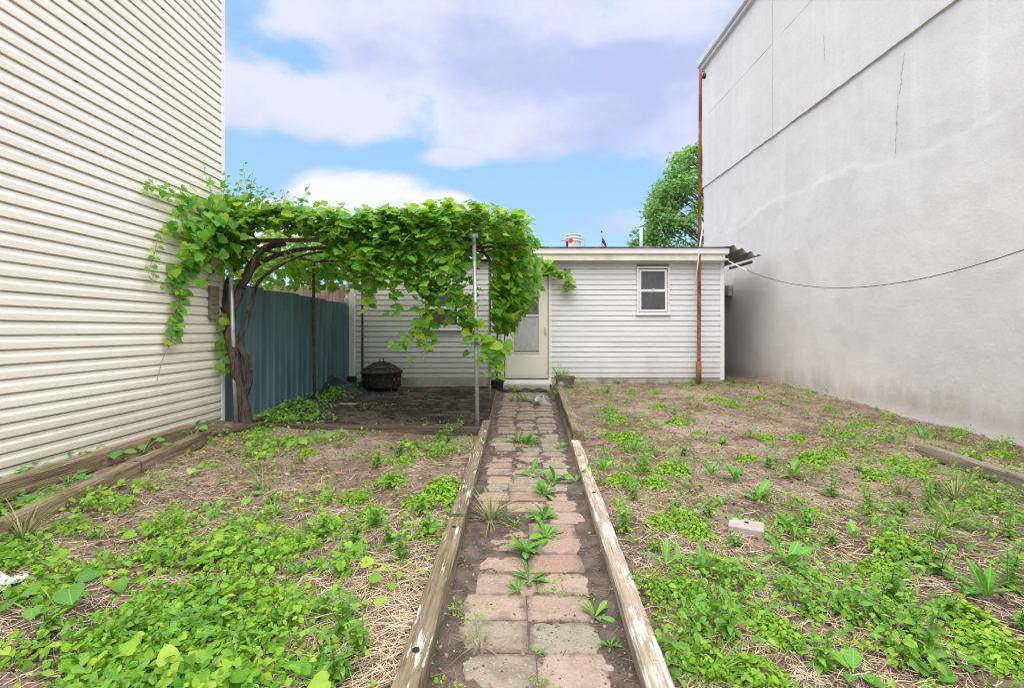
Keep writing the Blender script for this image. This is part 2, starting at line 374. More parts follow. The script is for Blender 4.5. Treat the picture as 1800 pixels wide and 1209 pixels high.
WHITEP = simple('white_plastic', (.52, .52, .525), .35, .04, 4)
TARP = simple('tarp_green', (.022, .045, .045), .55, .3, 6)
STONE = simple('stone', (.36, .30, .25), .9, .3, 12, bs=.8, dirt=(.14, .11, .09), dirt_amt=.6)
BLOCK = simple('block_grey', (.38, .32, .30), .85, .12, 9, bs=.5, dirt=(.2, .15, .13), dirt_amt=.4)
WOODN = simple('raw_wood', (.45, .34, .24), .8, .2, 14)
PLANK = simple('old_fence_wood', (.30, .23, .19), .9, .25, 8)
CABLE = simple('black_cable', (.02, .02, .022), .5)
CABLEW = simple('white_cable', (.75, .75, .75), .45)
ROOFW = simple('far_wall', (.5, .48, .46), .9)
REDP = simple('red_paint', (.55, .03, .035), .5)
FLAGR = simple('flag_red', (.45, .04, .05), .8); FLAGW = simple('flag_white', (.75, .75, .75), .8); FLAGB = simple('flag_blue', (.03, .04, .16), .8)
POTM = simple('brown_pot', (.17, .125, .09), .75, .2, 7)
DARKIN = simple('dark_interior', (.012, .013, .016), .9)
CURTAIN = simple('curtain', (.30, .28, .29), .9, .1, 3)
m, t = new_mat('rust'); c = worldco(t)
k = t.mix(t.ramp(t.noise(t.scalev(c, (6, 6, 2)), 1, 7, .7), .35, .65), (.12, .042, .02), (.34, .125, .055))
k = t.mix(t.ramp(t.noise(t.scalev(c, (9, 9, 1.2)), 1, 6, .7), .60, .7, 0, .7), k, (.38, .27, .20)); finish(t, k, .85, t.noise(c, 60, 5, .7), .5, .005, .1); RUST = m
m, t = new_mat('blue_fence_metal'); c = worldco(t)
k = t.mix(t.ramp(t.noise(t.scalev(c, (5, 5, .6)), 1, 6, .65), .35, .7), (.085, .165, .215), (.145, .25, .305))
k = t.mix(t.ramp(t.noise(c, 2.5, 6, .7), .6, .75, 0, .35), k, (.26, .30, .31)); finish(t, k, .45, t.noise(c, 30, 3), .06, .003, .15); BLUE = m
def glass_mat(name, col, rough, alpha):
    m, t = new_mat(name); c = worldco(t)
    k = t.mix(t.ramp(t.noise(t.scalev(c, (22, 22, 5)), 1, 6, .7), .4, .7, 0, .5), col, tuple(x*1.5+.01 for x in col))
    p = t.node('ShaderNodeBsdfPrincipled', Base__Color=k, Roughness=rough, Alpha=alpha); p.inputs['Specular IOR Level'].default_value = .6
    t.node('ShaderNodeOutputMaterial', Surface=p); return m
GLASS = glass_mat('window_glass', (.10, .10, .105), .12, .85)
SCREEN = glass_mat('insect_screen', (.075, .075, .08), .5, .92)
FROST = glass_mat('dusty_glass', (.40, .42, .42), .4, .93)
GLASSD = glass_mat('door_glass', (.17, .16, .18), .15, .55)
BULB = glass_mat('lamp_glass', (.5, .5, .48), .2, .8)

# cement-rendered wall: trowelled coats, streaks, joints and cracks with shapes of their own
m, t = new_mat('cement_render'); c = worldco(t); sp = t.node('ShaderNodeSeparateXYZ', i0=c); yy, zz = sp.outputs[1], sp.outputs[2]
k = t.mix(t.ramp(t.noise(c, .9, 7, .62), .25, .75), (.585, .562, .545), (.64, .618, .60))
k = t.mix(t.ramp(t.noise(t.scalev(c, (1, 2.6, .22)), 1, 7, .66), .48, .72, 0, .55), k, (.70, .69, .68))
k = t.mix(t.ramp(t.noise(t.scalev(c, (1, 4.5, .35)), 1, 6, .66), .55, .75, 0, .3), k, (.53, .51, .495))
k = t.mix(t.ramp(t.noise(t.vmath('ADD', c, (4, 4, 4)), .55, 4, .5), .5, .7, 0, .3), k, (.64, .59, .555))
ez = t.math('ADD', zz, t.math('MULTIPLY', t.math('SUBTRACT', t.noise(t.scalev(c, (1, 1.1, 1.6)), 1, 7, .6), .5), .9))
k = t.mix(t.ramp(ez, 3.64, 3.61, 0, .75), k, t.mix(t.ramp(t.noise(t.scalev(c, (1, .8, .5)), 1, 6, .6), .4, .62), (.55, .53, .515), (.62, .60, .583)))
st = t.math('MULTIPLY', t.ramp(t.math('ADD', zz, t.math('MULTIPLY', t.noise(t.scalev(c, (1, 3.5, .8)), 1, 6, .65), .9)), 1.15, .55), t.ramp(zz, .12, .34))
k = t.mix(t.math('MULTIPLY', st, .55), k, (.31, .235, .175))
wob = t.math('MULTIPLY', t.math('SUBTRACT', t.noise(c, 4.5, 5, .7), .5), .5)
def crack(y0, y1, z0, z1, w):
    f = t.math('DIVIDE', t.math('SUBTRACT', zz, z0), z1-z0)
    yl = t.math('ADD', t.math('ADD', y0, t.math('MULTIPLY', f, y1-y0)), t.math('MULTIPLY', wob, .35))
    dd = t.math('ABSOLUTE', t.math('SUBTRACT', yy, yl)); inside = t.math('MULTIPLY', t.ramp(zz, z0, z0+.08), t.ramp(zz, z1, z1-.08))
    wv = t.math('MULTIPLY', t.math('MULTIPLY', inside, w), t.ramp(t.noise(c, 7, 3), .35, .6, .25, 1))
    return t.math('LESS_THAN', dd, wv)
ck = mxc = t.math('MAXIMUM', crack(7.74, 7.74, 5.48, 6.02, .009), crack(6.38, 6.2, 3.5, 4.85, .007))
k = t.mix(t.math('MULTIPLY', ck, .7), k, (.18, .17, .16))
bp = t.math('ADD', t.math('ADD', t.math('MULTIPLY', t.noise(c, 3.5, 6, .6), 1.3), t.math('MULTIPLY', t.noise(c, 38, 5, .7), .34)), t.math('MULTIPLY', ck, -.3))
finish(t, k, .92, bp, .32, .025, spec=.2); RENDERED = m

# ------------------------------------------------------------------ ground, path, patio
gx = np.concatenate([[-60, -25, -12, -7], np.arange(-4.0, -1.2, .04), np.arange(-1.2, 1.6, .022), np.arange(1.6, 5.4, .035), [7, 12, 25, 60]])
gy = np.concatenate([[-40, -15, -6, -2], np.arange(.6, 5, .024), np.arange(5, 10.2, .045), [11, 12, 14, 18, 30, 60, 160, 400]])
GX, GY = np.meshgrid(gx, gy); GZ = gh(GX, GY)
far = (np.abs(GX-.7) > 5.5) | (GY > 10.3) | (GY < .5); GZ = np.where(far, .05, GZ)
nx, ny = len(gx), len(gy); idx = np.arange(nx*ny).reshape(ny, nx)
F = np.stack([idx[:-1, :-1], idx[:-1, 1:], idx[1:, 1:], idx[1:, :-1]], -1).reshape(-1, 4)
ground = put('ground', np_mesh('ground', np.stack([GX, GY, GZ], -1).reshape(-1, 3), F), MAT['soil'], kind='structure', smooth=True)

def sheet(name, x0f, x1f, y0, y1, dz, mat, nX=40, nY=120):
    u = np.linspace(0, 1, nX); yv = np.linspace(y0, y1, nY); U, Yv = np.meshgrid(u, yv)
    X = x0f(Yv)*(1-U)+x1f(Yv)*U; Z = gh(X, Yv)+dz
    i = np.arange(nX*nY).reshape(nY, nX); F = np.stack([i[:-1, :-1], i[:-1, 1:], i[1:, 1:], i[1:, :-1]], -1).reshape(-1, 4)
    return put(name, np_mesh(name, np.stack([X, Yv, Z], -1).reshape(-1, 3), F), mat, kind='structure', smooth=True)
path = sheet('path', lambda y: path_l(y)-.02, lambda y: path_r(y)+.0, .65, 9.25, .005, MAT['dark_soil'], 60, 420)
patio = sheet('patio', lambda y: -3.3+0*y, lambda y: path_l(y)-.03, 5.74, 9.46, .010, MAT['shaded_soil'], 150, 170)

def paver_mesh(name, w, l, h, seed):
    V = []; F = []; n = 5
    for i in range(n):
        for j in range(n):
            u = i/(n-1)-.5; v = j/(n-1)-.5; ed = abs(u) > .45 or abs(v) > .45; co = abs(u) > .45 and abs(v) > .45
            e = mnoise.noise(Vector((u*4+seed*3.1, v*4, seed))); e2 = mnoise.noise(Vector((u*9, v*9+seed*5, 3)))
            k_ = 1-(.006+.05*max(0, e2-.1))*ed-.012*co; V.append((u*w*k_, v*l*k_, .003*e-(.003+.006*max(0, e))*ed-.003*co))
    q = len(V); per = [i*n for i in range(n)]+[(n-1)*n+j for j in range(1, n)]+[i*n+n-1 for i in range(n-2, -1, -1)]+[j for j in range(n-2, 0, -1)]
    V += [(V[p][0]*1.02, V[p][1]*1.02, -h) for p in per]
    for i in range(n-1):
        for j in range(n-1): F.append((i*n+j, (i+1)*n+j, (i+1)*n+j+1, i*n+j+1))
    m_ = len(per)
    for i in range(m_): F.append((per[i], q+i, q+(i+1) % m_, per[(i+1) % m_]))
    me = bpy.data.meshes.new(name); me.from_pydata(V, [], F); me.update(); return me
PV = {}
for mi, mm in enumerate(BR):
    for nb in (2, 3):
        for s_ in range(4):
            me = paver_mesh('brick', .292 if nb == 2 else .276, .206, .05, mi*7+s_); me.materials.append(mm); PV[(mi, nb, s_)] = me
y = .72; row = 0
while y < 9.1:
    nb = 2 if y < 3.1 else 3
    w = .294 if nb == 2 else .277
    xc = .02+float(path_l(y)+path_r(y))/2-.02; off = random.uniform(-.025, .025)+(0 if nb == 2 else .0)
    cm = random.choices([0, 1, 2], [5, 3, 4])[0] if row % 3 else 2
    for j in range(nb):
        x = xc+off+(j-(nb-1)/2)*w
        mi = cm if random.random() < .7 else random.choice([0, 1, 2])
        o = put('brick', PV[(mi, nb, random.randint(0, 3))], None, path, (x, y+random.uniform(-.006, .006), float(gh(x, y, False))+random.uniform(.006, .014)),
                (random.uniform(-.02, .02), random.uniform(-.02, .02), random.uniform(-.03, .03)))
    y += .206; row += 1
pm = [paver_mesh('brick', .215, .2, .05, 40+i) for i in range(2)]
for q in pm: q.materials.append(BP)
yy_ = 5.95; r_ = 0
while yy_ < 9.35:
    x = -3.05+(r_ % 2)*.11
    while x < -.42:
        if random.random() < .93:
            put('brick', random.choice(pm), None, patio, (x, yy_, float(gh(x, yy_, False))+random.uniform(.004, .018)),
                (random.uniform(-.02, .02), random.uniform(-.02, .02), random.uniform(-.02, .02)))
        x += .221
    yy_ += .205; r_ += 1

# ------------------------------------------------------------------ timbers
def timber(p0, p1, w, h, mat, label, group, seed, holes=()):
    p0 = Vector(p0); p1 = Vector(p1); L = (p1-p0).length; n = max(6, int(L/.09)); rr = random.Random(seed)
    V = []; F = []; m_ = 12
    prof = [(-.5, -1), (.5, -1), (.5, -.6), (.5, -.3), (.5, -.08), (.44, 0), (.15, 0), (-.1, 0), (-.3, 0), (-.44, 0), (-.5, -.08), (-.5, -.5)]
    for i in range(n+1):
        yv = -L/2+L*i/n
        for j, (a, b) in enumerate(prof):
            e = mnoise.noise(Vector((a*3, b*3, yv*2.2+seed*7)))*.006+mnoise.noise(Vector((a*9, b*9, yv*9+seed)))*.003
            ch = -.007*max(0, mnoise.noise(Vector((seed, yv*3.1, 2+j*.4)))) if j in (4, 5, 9, 10) else 0
            V.append((a*w+(e if abs(a) > .3 else 0)+(ch if a > 0 else -ch), yv+(rr.uniform(-.004, .004) if i in (0, n) else 0), b*h+(e if b > -.2 else 0)+ch))
    for i in range(n):
        for j in range(m_): F.append((i*m_+j, i*m_+(j+1) % m_, (i+1)*m_+(j+1) % m_, (i+1)*m_+j))
    F.append(tuple(range(m_))[::-1]); F.append(tuple(n*m_+j for j in range(m_)))
    me = bpy.data.meshes.new('timber'); me.from_pydata(V, [], F); me.update()
    bm = bmesh.new(); bm.from_mesh(me); bmesh.ops.recalc_face_normals(bm, faces=bm.faces); bm.to_mesh(me); bm.free()
    dv = p1-p0; yaw = math.atan2(-dv.x, dv.y); pit = math.asin(dv.z/L)
    o = put('landscape_timber', me, mat, None, (p0+p1)/2, (pit, 0, yaw+0.0))
    tag(o, label, 'timber', group)
    for hy in holes:                                       # drilled spike holes
        mh = MB(); mh.lathe((0, hy*L-L/2, .002), [(.013, 0), (.013, .0025), (.0105, .0025), (.0105, .0015), (.0, .0015)], 12)
        me2 = bpy.data.meshes.new('spike_hole'); me2.from_pydata(mh.v, [], mh.f); me2.update()
        put('spike_hole', me2, DARKIN, o)
    return o
TG = 'timbers edging the brick path'
timber((-.345, .75, .118), (-.333, 2.93, .120), .095, .11, T_MOSSY, 'mossy brown timber left of the brick path, in the bottom foreground', TG, 1, (.44, .93))
timber((-.331, 2.96, .128), (-.318, 6.08, .122), .10, .11, T_MOSSY, 'flaking white and brown timber left of path, ending at the silver post', TG, 2)
timber((.442, .75, .102), (.664, 5.06, .10), .092, .11, T_PAINT, 'long timber with peeling white paint right of the brick path', TG, 3, (.62,))
timber((.70, 5.09, .190), (.845, 8.75, .265), .118, .17, T_OLD, 'unpainted grey brown timber at right, farther end of path toward door', TG, 4)
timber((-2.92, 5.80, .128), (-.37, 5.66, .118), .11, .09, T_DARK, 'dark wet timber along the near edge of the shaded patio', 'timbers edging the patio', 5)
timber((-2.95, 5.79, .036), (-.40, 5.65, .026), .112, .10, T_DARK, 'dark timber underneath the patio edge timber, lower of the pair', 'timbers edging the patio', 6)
TB = 'timbers along the cream siding'
timber((-3.27, 2.2, .285), (-3.27, 4.92, .29), .10, .12, T_OLD, 'long weathered timber lying closest to the cream siding', TB, 7)
timber((-2.80, 2.63, .205), (-3.02, 3.86, .205), .10, .13, T_OLD, 'mossy timber with sawn near end, at far left edge of weedy bed', TB, 8)
timber((-3.04, 3.90, .20), (-3.16, 5.0, .215), .105, .12, T_OLD, 'split weathered timber in line behind the mossy one, toward the vine trunk', TB, 9)
timber((-3.16, 5.1, .16), (-2.95, 5.72, .17), .10, .12, T_DARK, 'short dark timber by the foot of the vine trunk', TB, 10)
timber((3.83, 3.2, .155), (3.90, 4.62, .17), .10, .10, T_GREY, 'grey brown timber half sunk in weeds near the cement wall', None, 11)

# ------------------------------------------------------------------ near house with cream siding
EXP = .1016
lh = thing('neighbour_house', 'tall house wall of cream dutch lap siding along the left side', 'house', (XW, YW, 0))
MB().box(-11, XW, -4, YW, -.1, 7.6).build('wall', SHEATH, lh)
prof = [(.0, 0), (.022, 0), (.025, .003), (.0245, .048), (.0215, .056), (.0160, .066), (.0135, .089), (.002, .094), (.002, EXP+.012), (.0, EXP+.012)]
zc = .10; i = 0
while zc < 7.5:
    seam = [2.2, 3.95, .9, 4.7, 3.1][i % 5]+random.uniform(-.2, .2)
    dz = random.uniform(-.0012, .0012)
    MB().prism([(XW+.001+a, zc+b+dz) for a, b in prof], 'y', -2, seam).build('siding_board', CREAM, lh)
    MB().prism([(XW+.0025+a, zc+b+dz) for a, b in prof], 'y', seam-.03, YW-.05).build('siding_board', CREAM, lh)
    zc += EXP; i += 1
MB().box(XW-.06, XW+.032, YW-.052, YW+.012, .05, 7.55).build('corner_post', TRIM, lh, bevel=.004)
wb = MB().box(XW+.03, XW+.075, 5.55, 5.70, 1.37, 1.76).build('wooden_block', T_GREY, None, bevel=.006)
tag(wb, 'small weathered grey wooden block fixed on cream siding near its corner', 'block')

# ------------------------------------------------------------------ cement rendered building
rb = thing('rendered_building', 'tall building with cracked pale grey cement rendered wall on the right', 'building', (XR, YR, 0))
MB().box(XR+.2, 15, -4, YR, -.1, 8.2).build('wall', RENDERED, rb)
def edge(y_): return 3.55+.10*math.sin(y_*.9)+.05*math.sin(y_*2.7+1)+(.06 if y_ > 7 else 0)
def panel(name, y0, y1, z0, z1, out, rough_bottom=0.0, rough_top=0.0, seed=0, ny=140, nz=60, amp=.005, topf=None, skim=False):
    """slab of render with hand-trowelled unevenness, broken edges"""
    ys = np.linspace(y0, y1, ny); V = []; F = []
    for jz in range(nz+1):
        for y_ in ys:
            zt = z1 if topf is None else topf(y_)
            zt += rough_top*(mnoise.noise(Vector((seed, y_*2.1, 3)))+.5*mnoise.noise(Vector((seed, y_*9, 5))))
            zb = z0+rough_bottom*(mnoise.noise(Vector((seed, y_*3.1, 9)))+.5*mnoise.noise(Vector((seed, y_*11, 1))))
            z_ = zb+(zt-zb)*jz/nz
            b = amp*(mnoise.noise(Vector((seed, y_*1.1, z_*1.3)))+.5*mnoise.noise(Vector((seed+3, y_*3.7, z_*3.7))))
            if skim:
                ez = edge(y_)+.05*mnoise.noise(Vector((1, y_*4, 0)))+.03*mnoise.noise(Vector((2, y_*13, 0))); b -= .006*float(sst(ez+.03, ez-.05, z_))
            V.append((XR-out+b, y_, z_))
    a = len(V); 
    for jz in (0, nz):
        for k_ in range(ny): p = V[jz*ny+k_]; V.append((XR+.21, p[1], p[2]))
    for jz in range(nz):
        for k_ in range(ny-1): q = jz*ny+k_; F.append((q, q+ny, q+ny+1, q+1))
    for k_ in range(ny-1):
        F.append((k_, k_+1, a+k_+1, a+k_)); q = nz*ny+k_; F.append((q, a+ny+k_, a+ny+k_+1, q+1))
    m_ = MB(); m_.add(V, F)
    # close the far end
    e = [(jz*ny+ny-1) for jz in range(nz+1)]
    m_.f.append(tuple(e)+(a+2*ny-1, a+ny-1)); e0 = [jz*ny for jz in range(nz+1)]; m_.f.append(tuple(e0[::-1])+(a, a+ny))
    o = m_.build(name, RENDERED, rb, smooth=True); o.data.set_sharp_from_angle(angle=R(40)); return o
ZJ, ZL = 6.74, 4.97
for (y0, y1) in ((-2, 3.9), (3.9, 9.28), (9.288, YR)):
    y0 += .003; y1 -= .003
    panel('render_panel', y0, y1, ZJ+.0025, 8.12, .030, 0, 0, y0, 60, 20, .006)
    panel('render_panel', y0, y1, ZL, ZJ-.0025, .030, .014, 0, y0+5, 90, 24, .006)
panel('render_panel', -2, YR-.01, -.1, ZL+.05, -.002, 0, 0, 77, 330, 130, .008, skim=True)
# metal coping and gutter along the roof edge
fl = MB().prism([(XR-.03, 8.12), (XR-.16, 8.14), (XR-.17, 8.30), (XR-.155, 8.305), (XR-.14, 8.21), (XR+.1, 8.24), (XR+.1, 8.12)], 'y', -2, YR+.06).build('roof_gutter', FLASH, rb)
MB().box(XR-.10, XR+.3, -2, YR+.03, 8.04, 8.12).build('roof_flashing', FLASH, rb)

# ------------------------------------------------------------------ back house
bh = thing('back_house', 'low white sided house with flat roof at the end of the yard', 'house', (0.45, YH, 0))
MB().box(XHL, XHR, YH+.02, 13.2, .05, 2.78).build('wall', SHEATH, bh)
def hz(py, Y=YH): return HC-(py-CY)*Y/FPX
def hx(px, Y=YH): return (px-CX)*Y/FPX
D0, D1 = hx(881), hx(969)
WIN = [(hx(1119), hx(1176), hz(552), hz(469)), (hx(744), hx(811), hz(579), hz(503))]
OPEN = WIN+[(D0, D1, -.2, hz(478))]
zc = .315; i = 0
while zc < 2.66:
    seg = [(XHL+.05, XHR-.075)]
    for (a0, a1, b0, b1) in OPEN:
        if zc+EXP*.6 > b0 and zc+EXP*.4 < b1:
            ns = []
            for s0, s1 in seg:
                if a0 > s0 and a1 < s1: ns += [(s0, a0), (a1, s1)]
                else: ns.append((s0, s1))
            seg = ns
    for s0, s1 in seg:
        dz = random.uniform(-.001, .001)
        MB().prism([(YH+.018-a, zc+b+dz) for a, b in [(0, 0), (.024, 0), (.027, .003), (.018, EXP-.014), (.003, EXP-.008), (.003, EXP+.01), (0, EXP+.01)]], 'x', s0, s1).build('siding_board', WHITE, bh)
    zc += EXP; i += 1
MB().box(XHR-.075, XHR+.004, YH-.022, YH+.08, .27, 2.66).build('corner_post', TRIM, bh, bevel=.003)
MB().box(XHL-.004, XHL+.05, YH-.022, YH+.08, .2, 2.66).build('corner_post', TRIM, bh, bevel=.003)
MB().box(XHL, D0, YH-.012, YH+.02, -.05, .312).build('foundation', CONC, bh)
MB().box(D1, XHR, YH+.004, YH+.02, -.05, .312).build('foundation', CONC, bh)
# eaves: fascia, drip edge, roof felt with a wavy edge
YE = 9.27
fz0, fz1 = hz(457.5, YE), hz(437, YE)
MB().box(XHL-.05, hx(1275, YE), YE, YH+.02, fz0, fz0+.105).build('fascia', FASCIA, bh, bevel=.003)
MB().prism([(YE-.002, fz0+.107), (YE-.045, fz0+.125), (YE-.05, fz0+.185), (YE-.062, fz1-.006), (YE+.1, fz1), (YE+.1, fz0+.107)], 'x', XHL-.06, hx(1280, YE)).build('gutter', TRIM, bh)
rf = MB(); n = 90; xs = np.linspace(XHL-.06, hx(1279, YE), n); V = []; F = []
for x in xs:
    wv = .012+.02*max(0, mnoise.noise(Vector((x*1.3, 0, 0))))+.006*mnoise.noise(Vector((x*6, 0, 0)))
    V += [(x, YE-.075, fz1+.002), (x, YE-.07, fz1+wv+.01), (x, YE+1.5, fz1+.04), (x, 13.3, fz1+.03), (x, 13.3, fz1-.02), (x, YE+.2, fz1-.02)]
for i in range(n-1):
    for j in range(6): F.append((i*6+j, i*6+(j+1) % 6, (i+1)*6+(j+1) % 6, (i+1)*6+j))
F += [tuple(range(6)), tuple((n-1)*6+j for j in range(6))[::-1]]
rf.add(V, F); rf.build('roof', ROOFM, bh)
MB().box(XHL, XHR, YE+.02, YH+.02, fz0+.01, fz0+.04).build('soffit', TRIM, bh)
# windows
def window(x0, x1, z0, z1, tilt=0):
    w = MB().frame(x0, x1, z0, z1, .035, YH-.04, YH+.03).build('window', TRIM, bh, bevel=.003)
    zm = (z0+z1)/2-.01; a0, a1 = x0+.045, x1-.045
    MB().frame(a0, a1, zm-.012, z1-.05, .042, YH-.02, YH+.012).build('upper_sash', TRIM, w, bevel=.003)
    MB().frame(a0, a1, z0+.045, zm+.02, .04, YH-.036, YH-.008).build('lower_sash', TRIM, w, bevel=.003)
    MB().box(a0+.042, a1-.042, YH-.004, YH+.001, zm+.03, z1-.092).build('pane', GLASS, w)
    MB().box(a0+.04, a1-.04, YH-.022, YH-.017, z0+.085, zm-.02).build('insect_screen', SCREEN, w)
    MB().box(x0-.02, x1+.02, YH-.055, YH+.0, z0-.022, z0-.001).build('sill', TRIM, w, bevel=.003)
    MB().box((x0+x1)/2-.02, (x0+x1)/2+.03, YH-.048, YH-.034, zm+.021, zm+.035).build('sash_lock', TRIM, w)
    MB().box(x0+.02, x1-.02, YH+.002, YH+.012, z0+.02, z1-.02).build('dark_room', DARKIN, w)
for wv in WIN: window(*wv)
# storm door
dz0, dz1 = hz(664), hz(486)
dr = MB().frame(D0, D1, hz(672), hz(478), .055, YH-.045, YH+.03).build('door_frame', TRIM, bh, bevel=.004)
x0, x1 = hx(888), hx(962.5); gx0, gx1 = hx(902), hx(947.5); gz0, gz1 = hz(619), hz(496)
door = MB().add([], []); door.box(x0, gx0, YH-.03, YH+.004, dz0, dz1); door.box(gx1, x1, YH-.03, YH+.004, dz0, dz1)
door.box(gx0, gx1, YH-.03, YH+.004, gz1, dz1); door.box(gx0, gx1, YH-.03, YH+.004, dz0, gz0)
door = door.build('storm_door', DOOR, bh, bevel=.002)
MB().frame(gx0-.012, gx1+.012, gz0-.02, gz1+.012, .022, YH-.042, YH-.031).build('glazing_frame', DOOR, door, bevel=.003)
zm = hz(554.5)
MB().box(gx0+.011, gx1-.011, YH-.039, YH-.02, zm-.014, zm+.014).build('glazing_bar', DOOR, door, bevel=.003)
MB().box(gx0+.003, gx1-.003, YH-.016, YH-.012, zm+.015, gz1-.003).build('upper_pane', GLASSD, door)
MB().box(gx0+.003, gx1-.003, YH-.020, YH-.016, gz0+.03, zm-.015).build('lower_pane', FROST, door)
MB().box(gx0, gx1, YH+.006, YH+.012, gz0, gz1).build('inner_door', CURTAIN, door)
MB().box(gx0+.16, gx0+.175, YH+.0, YH+.005, zm, gz1-.02).build('inner_mullion', DARKIN, door)
MB().box(gx0+.15, gx1-.03, YH+.0, YH+.005, hz(519.5), hz(518)).build('inner_rail', DARKIN, door)
MB().box(hx(933), hx(945), YH-.001, YH+.004, hz(510), hz(498)).build('inner_shade', DARKIN, door)
MB().box(x0+.03, x1-.03, YH-.036, YH-.031, dz0+.05, gz0-.07).build('kick_panel', DOOR, door, bevel=.002)
MB().box(hx(957), hx(960), YH-.07, YH-.03, hz(587), hz(575)).build('handle', WHITEP, door, bevel=.003)
MB().box(D0-.02, D1+.01, YH-.09, YH+.0, hz(672)-.035, hz(672)).build('threshold', FASCIA, bh, bevel=.004)
MB().box(hx(884), hx(966), YH-.10, YH+.01, -.05, hz(672)-.036).build('door_step', STEP, bh, bevel=.01)
# rain pipe at left corner
dp = MB().box(hx(615.5), hx(626.5), YH-.10, YH-.025, .33, 2.6).build('downspout', TRIM, bh, bevel=.012)
MB().box(hx(613.5), hx(628), YH-.115, YH-.015, .2, .36).build('drain_shoe', BLACKP, dp, bevel=.02)
# porch lamp
lm = MB().lathe((hx(997), YH-.05, hz(478)), [(.0, .07), (.055, .065), (.062, .04), (.05, .0), (.0, -.004)], 16).build('lamp_bracket', simple('aged_brass', (.25, .22, .19), .5, .2, 9, .4), bh, smooth=True)
MB().lathe((hx(1000), YH-.09, hz(490)), [(.0, .05), (.035, .045), (.045, .0), (.035, -.045), (.0, -.055)], 14).build('lamp_globe', BULB, lm, smooth=True)
# corrugated sheet over the side alley, dark gate at its end
V = []; F = []; n = 46
for k_ in range(2):
    for i in range(n+1):
        u = i/n; x = XHR-.02+u*.55; z = 2.84-.20*u+.028*math.sin(u*2*math.pi*3.4)
        for y_ in (9.12, 13.2): V.append((x, y_, z-.006*k_))
for i in range(n):
    F.append((2*i, 2*i+2, 2*i+3, 2*i+1)); b = 2*(n+1); F.append((b+2*i, b+2*i+1, b+2*i+3, b+2*i+2)); F.append((2*i, b+2*i, b+2*i+2, 2*i+2))
mb = MB(); mb.add(V, F); mb.build('alley_roof_sheet', CORR, bh, smooth=True)
MB().tube([(XHR+.05, 9.35, 2.44), (XHR+.5, 9.4, 2.57)], .03, 6).build('alley_roof_rafter', T_DARK, bh)
MB().box(XHR, XR-.03, 13.0, 13.1, .0, 2.6).build('alley_end_wall', SHEATH, bh)
vb = MB().box(XR-.11, XR-.02, 11.0, 11.55, 2.02, 2.28)
vb = vb.build('vent_box', CORR, None, bevel=.01); tag(vb, 'small grey vent box on cement wall under corrugated sheet', 'vent')

# ------------------------------------------------------------------ pole, cable, roof-top things far behind
cp = thing('clothesline_pole', 'tall rusty steel clothesline pole standing before the white house', 'pole', (hx(1228, 9.3), 9.3, .2))
b0 = at(1228, 668, 9.3); t0 = at(1231.5, 122, 9.3)
pts = [b0.lerp(t0, i/24) for i in range(25)]
MB().tube(pts, [.037-.007*i/24 for i in range(25)], 14).build('pole', RUST, cp, smooth=True)
MB().tube([b0-Vector((0, 0, .1)), b0.lerp(t0, .06)], .052, 12).build('base_sleeve', RUST, cp, smooth=True)
mb = MB(); c = at(1238, 134, 9.25)
mb.lathe(c, [(.0, -.02), (.05, -.02), (.055, -.01), (.035, .0), (.055, .01), (.05, .02), (.0, .02)], 16)
for i, v in enumerate(mb.v): mb.v[i] = (c.x+(v[2]-c.z), v[1], c.z+(v[0]-c.x))
pu = mb.build('pulley', IRON, cp, smooth=True)
MB().tube([at(1231, 126, 9.3), at(1238, 126, 9.27), c], .009, 6).build('pulley_hook', IRON, cp)
cl = [at(1236, 392, 9.24), at(1230.5, 430, 9.22), at(1226, 470, 9.23), at(1222, 500, 9.35), at(1214, 560, 9.42), at(1211, 660, 9.44)]
tag(MB().tube(cl, [.012, .012, .010, .005, .004, .004], 6).build('white_cord', CABLEW, None), 'thin white cord tied on the rusty pole, hanging beside it', 'cord')
ca = at(1281, 459, 9.2); cb = Vector((XR+.01, 4.1, 2.20)); P = []
for i in range(41):
    u = i/40; p = ca.lerp(cb, u); P.append(p-Vector((0, 0, 4*u*(1-u)*.55)))
_hook = P[-1]
wc = thing('overhead_cable', 'sagging utility cable strung from alley roof across the cement wall', 'cable', P[0])
MB().tube(P[:5], .011, 6).build('white_sleeve', CABLEW, wc); MB().tube(P[3:], .0045, 6).build('cable', CABLE, wc)
MB().tube([_hook+Vector((.05, 0, 0)), _hook-Vector((.05, 0, 0)), _hook-Vector((.05, 0, .04))], .008, 6).build('wall_hook', IRON, wc)

far = thing('far_building', 'flat roofed building behind the back house, only roof items showing', 'building', (2.5, 17, 0))
MB().box(-1, 6.2, 15.2, 21, -.1, 3.70).build('wall', ROOFW, far)
MB().box(-1.05, 6.25, 15.15, 21.05, 3.70, 3.78).build('roof', ROOFM, far)
ch = thing('chimney', 'white cylindrical chimney cowl with bands above the house roof', 'chimney', at(1007, 440, 16))
b = at(1008, 448, 16); zt = at(1008, 414, 16).z
MB().lathe((b.x, b.y, 3.75), [(0, 0), (.24, 0), (.24, zt-3.75), (0, zt-3.75)], 20).build('stack', WHITEP, ch, smooth=False)
for zz_ in (zt-.02, zt-.12, zt-.22): MB().lathe((b.x, b.y, zz_), [(.24, 0), (.275, .005), (.275, .03), (.24, .035)], 20).build('band', TRIM, ch)
MB().tube([(b.x+.36, b.y-.1, 3.75), (b.x+.36, b.y-.1, zt-.12), (b.x+.26, b.y, zt-.12)], .015, 6).build('bracket', GALV, ch)
va = thing('roof_antenna', 'red headed antenna rod on short stub above the roof', 'antenna', at(998, 440, 15.5))
MB().tube([at(997, 452, 15.5), at(997, 425, 15.5)], .035, 8).build('stub', IRON, va)
